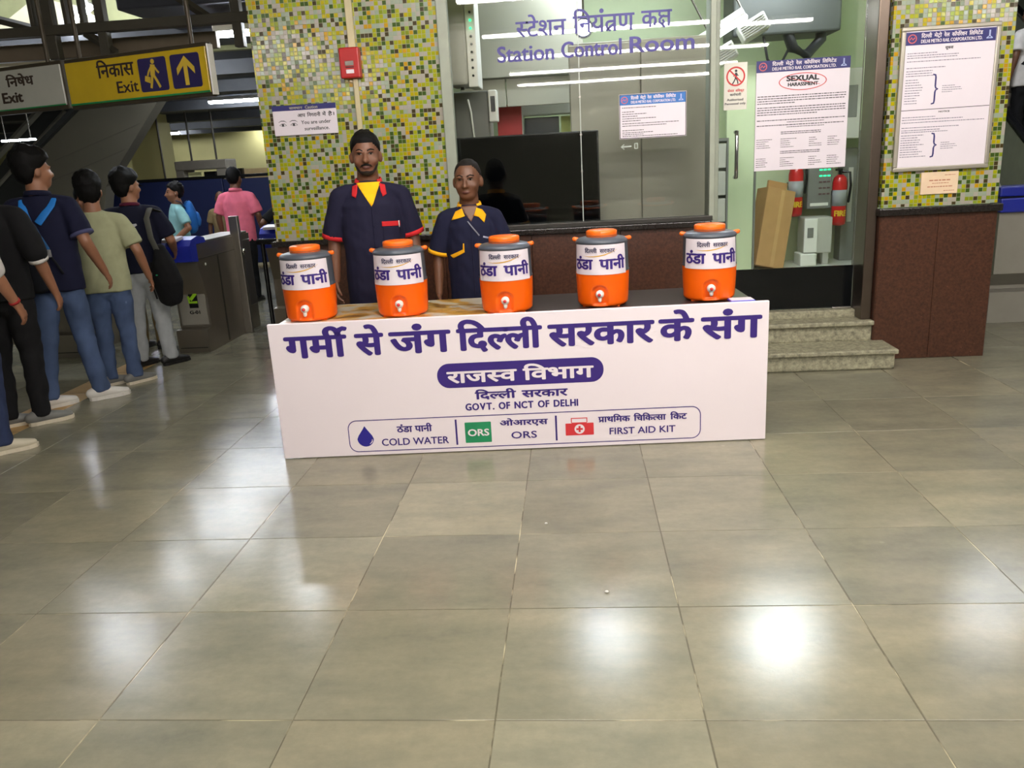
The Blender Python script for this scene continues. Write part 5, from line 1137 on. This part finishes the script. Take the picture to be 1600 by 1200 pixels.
# ------------------------------------------------------------------ roof truss, bulkhead, escalators
TRM = mat('dark_truss_paint', (64, 60, 50), .55, .2); 
tr = thing('roof_truss', 'dark steel roof truss above the exit signs', 'truss', (0, 0, 0))
def bar(a, b, w=.05): return loft([a, b], [(w, w), (w, w)], 4, ref=(1, .1, .05), cap=False)
obj('beam', *bbox(-9.0, -2.4, 7.15, 7.25, 2.79, 2.87, .006), TRM, tr); obj('beam', *bbox(-9.0, -2.4, 7.15, 7.25, 3.45, 3.55, .006), TRM, tr); obj('deep_beam', *bbox(-9.0, -3.1, 7.55, 7.62, 2.66, 2.80, .006), mat('brown_beam_paint', (104, 92, 76), .6), tr)
for x, w in ((-4.39, .045), (-3.93, .04), (-4.53, .018), (-4.23, .018), (-4.09, .018), (-2.75, .04), (-5.3, .04), (-6.5, .04)): obj('upright', *bbox(x - w, x + w, 7.16, 7.24, 2.60 if w > .03 else 2.80, 3.5, .004, 1), TRM, tr)
for a, b in (((-4.95, 7.2, 2.98), (-4.55, 7.2, 2.86)), ((-4.9, 7.2, 3.5), (-6.0, 7.2, 2.85)), ((-3.9, 7.2, 3.5), (-3.0, 7.2, 2.85)), ((-4.1, 7.2, 2.80), (-3.85, 7.2, 2.62))): obj('brace', *bar(a, b, .035), TRM, tr)
tr_top = obj('hanger', *bbox(-4.45, -4.35, 7.17, 7.23, 3.5, 4.405, .004, 1), TRM, tr)
hi = obj('ceiling_high', *box(-12, -2.2, 5.95, 9.3, 4.4, 4.5), mat('green_grey_soffit', (150, 152, 110), .7)); tag(hi, 'high ceiling over the ticket gates', kind='structure')
bh = obj('wall_bulkhead', *prism([(-6.10, 3.30), (-5.70, 3.52), (-5.2, 3.40), (-4.95, 3.20), (-4.0, 3.1), (-4.0, 2.85), (-9.5, 2.85), (-9.5, 3.1)], 'y', 9.15, 9.35), mat('beige_bulkhead', (196, 188, 160), .6)); tag(bh, 'beige bulkhead between the roof trusses', kind='structure')
bh2 = obj('wall_upper', *box(-12, -2.2, 9.4, 9.5, 2.9, 4.45), mat('green_grey_soffit', (150, 152, 110))); tag(bh2, 'green-grey wall above the far ceiling', kind='structure')
dk = obj('ceiling_duct', *bbox(-4.05, -2.25, 7.7, 9.0, 3.05, 3.4, .02), mat('dark_duct_metal', (70, 72, 80), .4, .4)); tag(dk, 'dark duct ceiling above the tube light', kind='structure')
tl = tube_light((-5.07, 8.85, 3.22), .36, 'x', FAR_M, 'slanting lit tube between the truss members', 'tube lights of the far hall', .05); tl.rotation_euler = (0, radians(-30), 0)
tube_light((-5.6, 8.2, 3.75), 1.6, 'x', FAR_M, 'tube light over the ticket gates above the truss', 'tube lights of the far hall', .07)  # added above the view to brighten the bulkhead and upper wall
ES = mat('grey_escalator_cladding', (92, 88, 75), .5, var=.06, scale=2); ED = mat('dark_escalator_underside', (46, 48, 46), .5)
e = thing('escalator', 'grey clad escalator underside rising behind the queue', 'escalator', (0, 0, 0)); obj('cladding', *prism([(-8.1, .0), (-8.1, 1.2), (-7.84, 2.03), (-6.82, 2.77), (-5.77, 2.77), (-6.30, 2.16), (-6.88, 1.5), (-7.3, .0)], 'y', 11.9, 12.15), ES, e)
for a, b in (((-7.75, 1.6), (-6.5, 2.0)), ((-7.6, 1.9), (-6.2, 2.35))): obj('joint', *xf(prism([(a[0], a[1]), (b[0], b[1]), (b[0], b[1] + .01), (a[0], a[1] + .01)], 'y', 11.893, 11.9), Matrix.Identity(4)), mat('joint_dark', (84, 80, 70), .6), e)
obj('edge_strip', *prism([(-7.90, 2.06), (-7.84, 2.03), (-6.80, 2.79), (-6.86, 2.82)], 'y', 11.8, 12.15), ED, e)
e = thing('escalator', 'dark escalator truss left of the grey clad one', 'escalator', (0, 0, 0)); obj('truss_side', *prism([(-9.6, .0), (-9.6, 1.3), (-8.0, 2.79), (-7.0, 2.79), (-8.1, 1.95), (-8.6, 1.2), (-8.75, 0)], 'y', 12.6, 13.6), ED, e); obj('handrail', *bar((-9.3, 12.55, 1.75), (-8.0, 12.55, 2.75), .05), mat('rail_grey', (130, 128, 116), .5), e); obj('stringer', *bar((-9.1, 12.57, 1.55), (-7.7, 12.57, 2.65), .03), MATS['rail_grey'], e)
# blue barrier, frames and doors in the far hall
BB = mat('blue_barrier_panel', (26, 38, 84), .5, var=.06)
bl_ = thing('blue_barrier', 'row of dark blue barrier panels beyond the ticket gates', 'barrier', (0, 14, 0))
for k, (a, b) in enumerate(((-9.4, -8.1), (-8.09, -6.9), (-6.89, -6.0), (-5.99, -5.0), (-4.99, -3.9))): obj('panel', *bbox(a, b, 0, .05, .05, (1.53, 1.55, 1.53, 1.50, 1.30)[k], .01), BB, bl_)
obj('rail', *bbox(-9.4, -5.0, -.02, .07, 1.52, 1.57, .008), BLACK, bl_)
for x in (-9.3, -8.1, -6.9, -6.0, -5.0, -3.95): obj('post', *bbox(x - .02, x + .02, .05, .09, 0, 1.52, .004, 1), DSTEEL, bl_)
kf = thing('kiosk', 'grey framed counter window behind the blue barrier', 'kiosk', (0, 16, 0)); KG = mat('kiosk_grey', (110, 104, 92), .5)
obj('canopy', *bbox(-7.78, -6.72, 0, .5, 1.70, 1.88, .02), KG, kf); obj('post', *bbox(-6.95, -6.72, .02, .5, .0, 1.71, .01), KG, kf); obj('post', *bbox(-7.78, -7.62, .02, .5, .0, 1.71, .01), KG, kf); obj('counter', *bbox(-7.62, -6.95, .02, .5, 0, 1.35, .01), KG, kf); obj('screen', *bbox(-7.25, -7.0, .1, .16, 1.36, 1.66, .01), BLACK, kf); obj('sheet', *bbox(-7.58, -7.32, .12, .14, 1.42, 1.66, .004), mat('pale_sheet', (196, 194, 140), .5), kf)
col_ = obj('wall_column', *box(-9.7, -9.0, 18, 18.6, 0, 2.95), OLIVE); tag(col_, 'olive column in the far hall', kind='structure')
for x, w_ in ((-8.75, 'left'), (-8.1, 'middle'), (-7.55, 'right')):
    pc = thing('steel_pole', 'thin dark pole before the far yellow wall, %s of three' % w_, 'pole', (x, 17.5, 0), 0, 'thin poles of the far hall'); obj('pole', *cyl((0, 0, 0), (0, 0, 2.95), .022), DSTEEL, pc); obj('collar', *cyl((0, 0, 0), (0, 0, .06), .06), DSTEEL, pc)
dw = obj('door_2', *box(-8.3, -7.98, 19.9, 20.0, 0, 1.72), BLACK); tag(dw, 'dark doorway in the far wall', kind='structure')
pw = obj('wall_peach', *box(-8.0, -5.5, 20.05, 20.2, 0, 1.70), mat('peach_wall', (206, 180, 132), .6)); tag(pw, 'peach coloured low wall in the far hall', kind='structure')
pw2 = obj('wall_peach_left', *box(-12, -8.1, 14.6, 14.7, 0, 1.95), MATS['peach_wall']); tag(pw2, 'peach wall left of the escalator', kind='structure')
for k, p in enumerate(((-5.0, 17.0, 2.82), (-10.5, 19.5, 2.82), (-6.2, 21.0, 2.82))):  # extra tubes added out of sight to brighten the far hall
    tube_light(p, 1.3, 'x', FAR_M, 'tube light on the far ceiling, %s' % ['behind the mosaic wall edge', 'over the olive column', 'deep behind the mosaic wall'][k], 'tube lights of the far hall', .07)
# right side: escalator
rw_ = obj('wall_right_far', *box(3.1, 14, 14, 14.2, 0, 4.2), mat('dark_green_wall', (78, 84, 66), .6)); tag(rw_, 'dark green-grey wall right of the pillar', kind='structure')
rcl = obj('ceiling_right', *box(3.1, 14, 5.95, 14, 4.2, 4.3), DARKCEIL); tag(rcl, 'dark ceiling right of the pillar', kind='structure')
e = thing('escalator', 'escalator with glass sides right of the pillar', 'escalator', (0, 0, 0)); SL = .60
def zz(y): return max(0, SL * (y - 8.5))
for x in (4.92, 6.05):
    obj('balustrade', *prism([(8.2, .0), (8.6, 0), (13.5, zz(13.5) - .15), (13.5, zz(13.5) + .80), (8.6, .86), (8.2, .82)], 'x', x, x + .03), mat('balustrade_panel', (150, 156, 140), .2, .3), e); obj('handrail', *loft([(x + .015, 8.15, .86), (x + .015, 8.6, .92), (x + .015, 13.5, zz(13.5) + .88)], [.04] * 3, 10), BLACK, e); obj('skirt', *prism([(8.2, 0), (8.6, 0), (13.5, zz(13.5) - .2), (13.5, zz(13.5) + .12), (8.6, .14), (8.2, .12)], 'x', x - .03, x + .06), STEEL, e)
for k in range(16): obj('step', *bbox(5.0, 6.02, 8.55 + .33 * k - .05, 8.55 + .33 * k + .30, max(0, .198 * k - .1), .198 * k + .08, .006, 1), DSTEEL, e)
PR['root'].location = (5.46, 10.70, .198 * 6 + .08)
# crumbs on the floor
for k, (x, y, r) in enumerate(((.08, 2.68, .008), (-.16, 3.27, .007))):
    V, F = ell((0, 0, r * .6), (r, r * .7, r * .6), 8, 6); o = obj('paper_scrap', [(v[0] * (1 + .3 * sin(v[1] * 900)), v[1], v[2]) for v in V], F, WHITE, loc=(x, y, .0)); tag(o, ['tiny white scrap on the floor in front of the banner centre', 'tinier white scrap on the floor nearer the banner'][k], 'scrap')
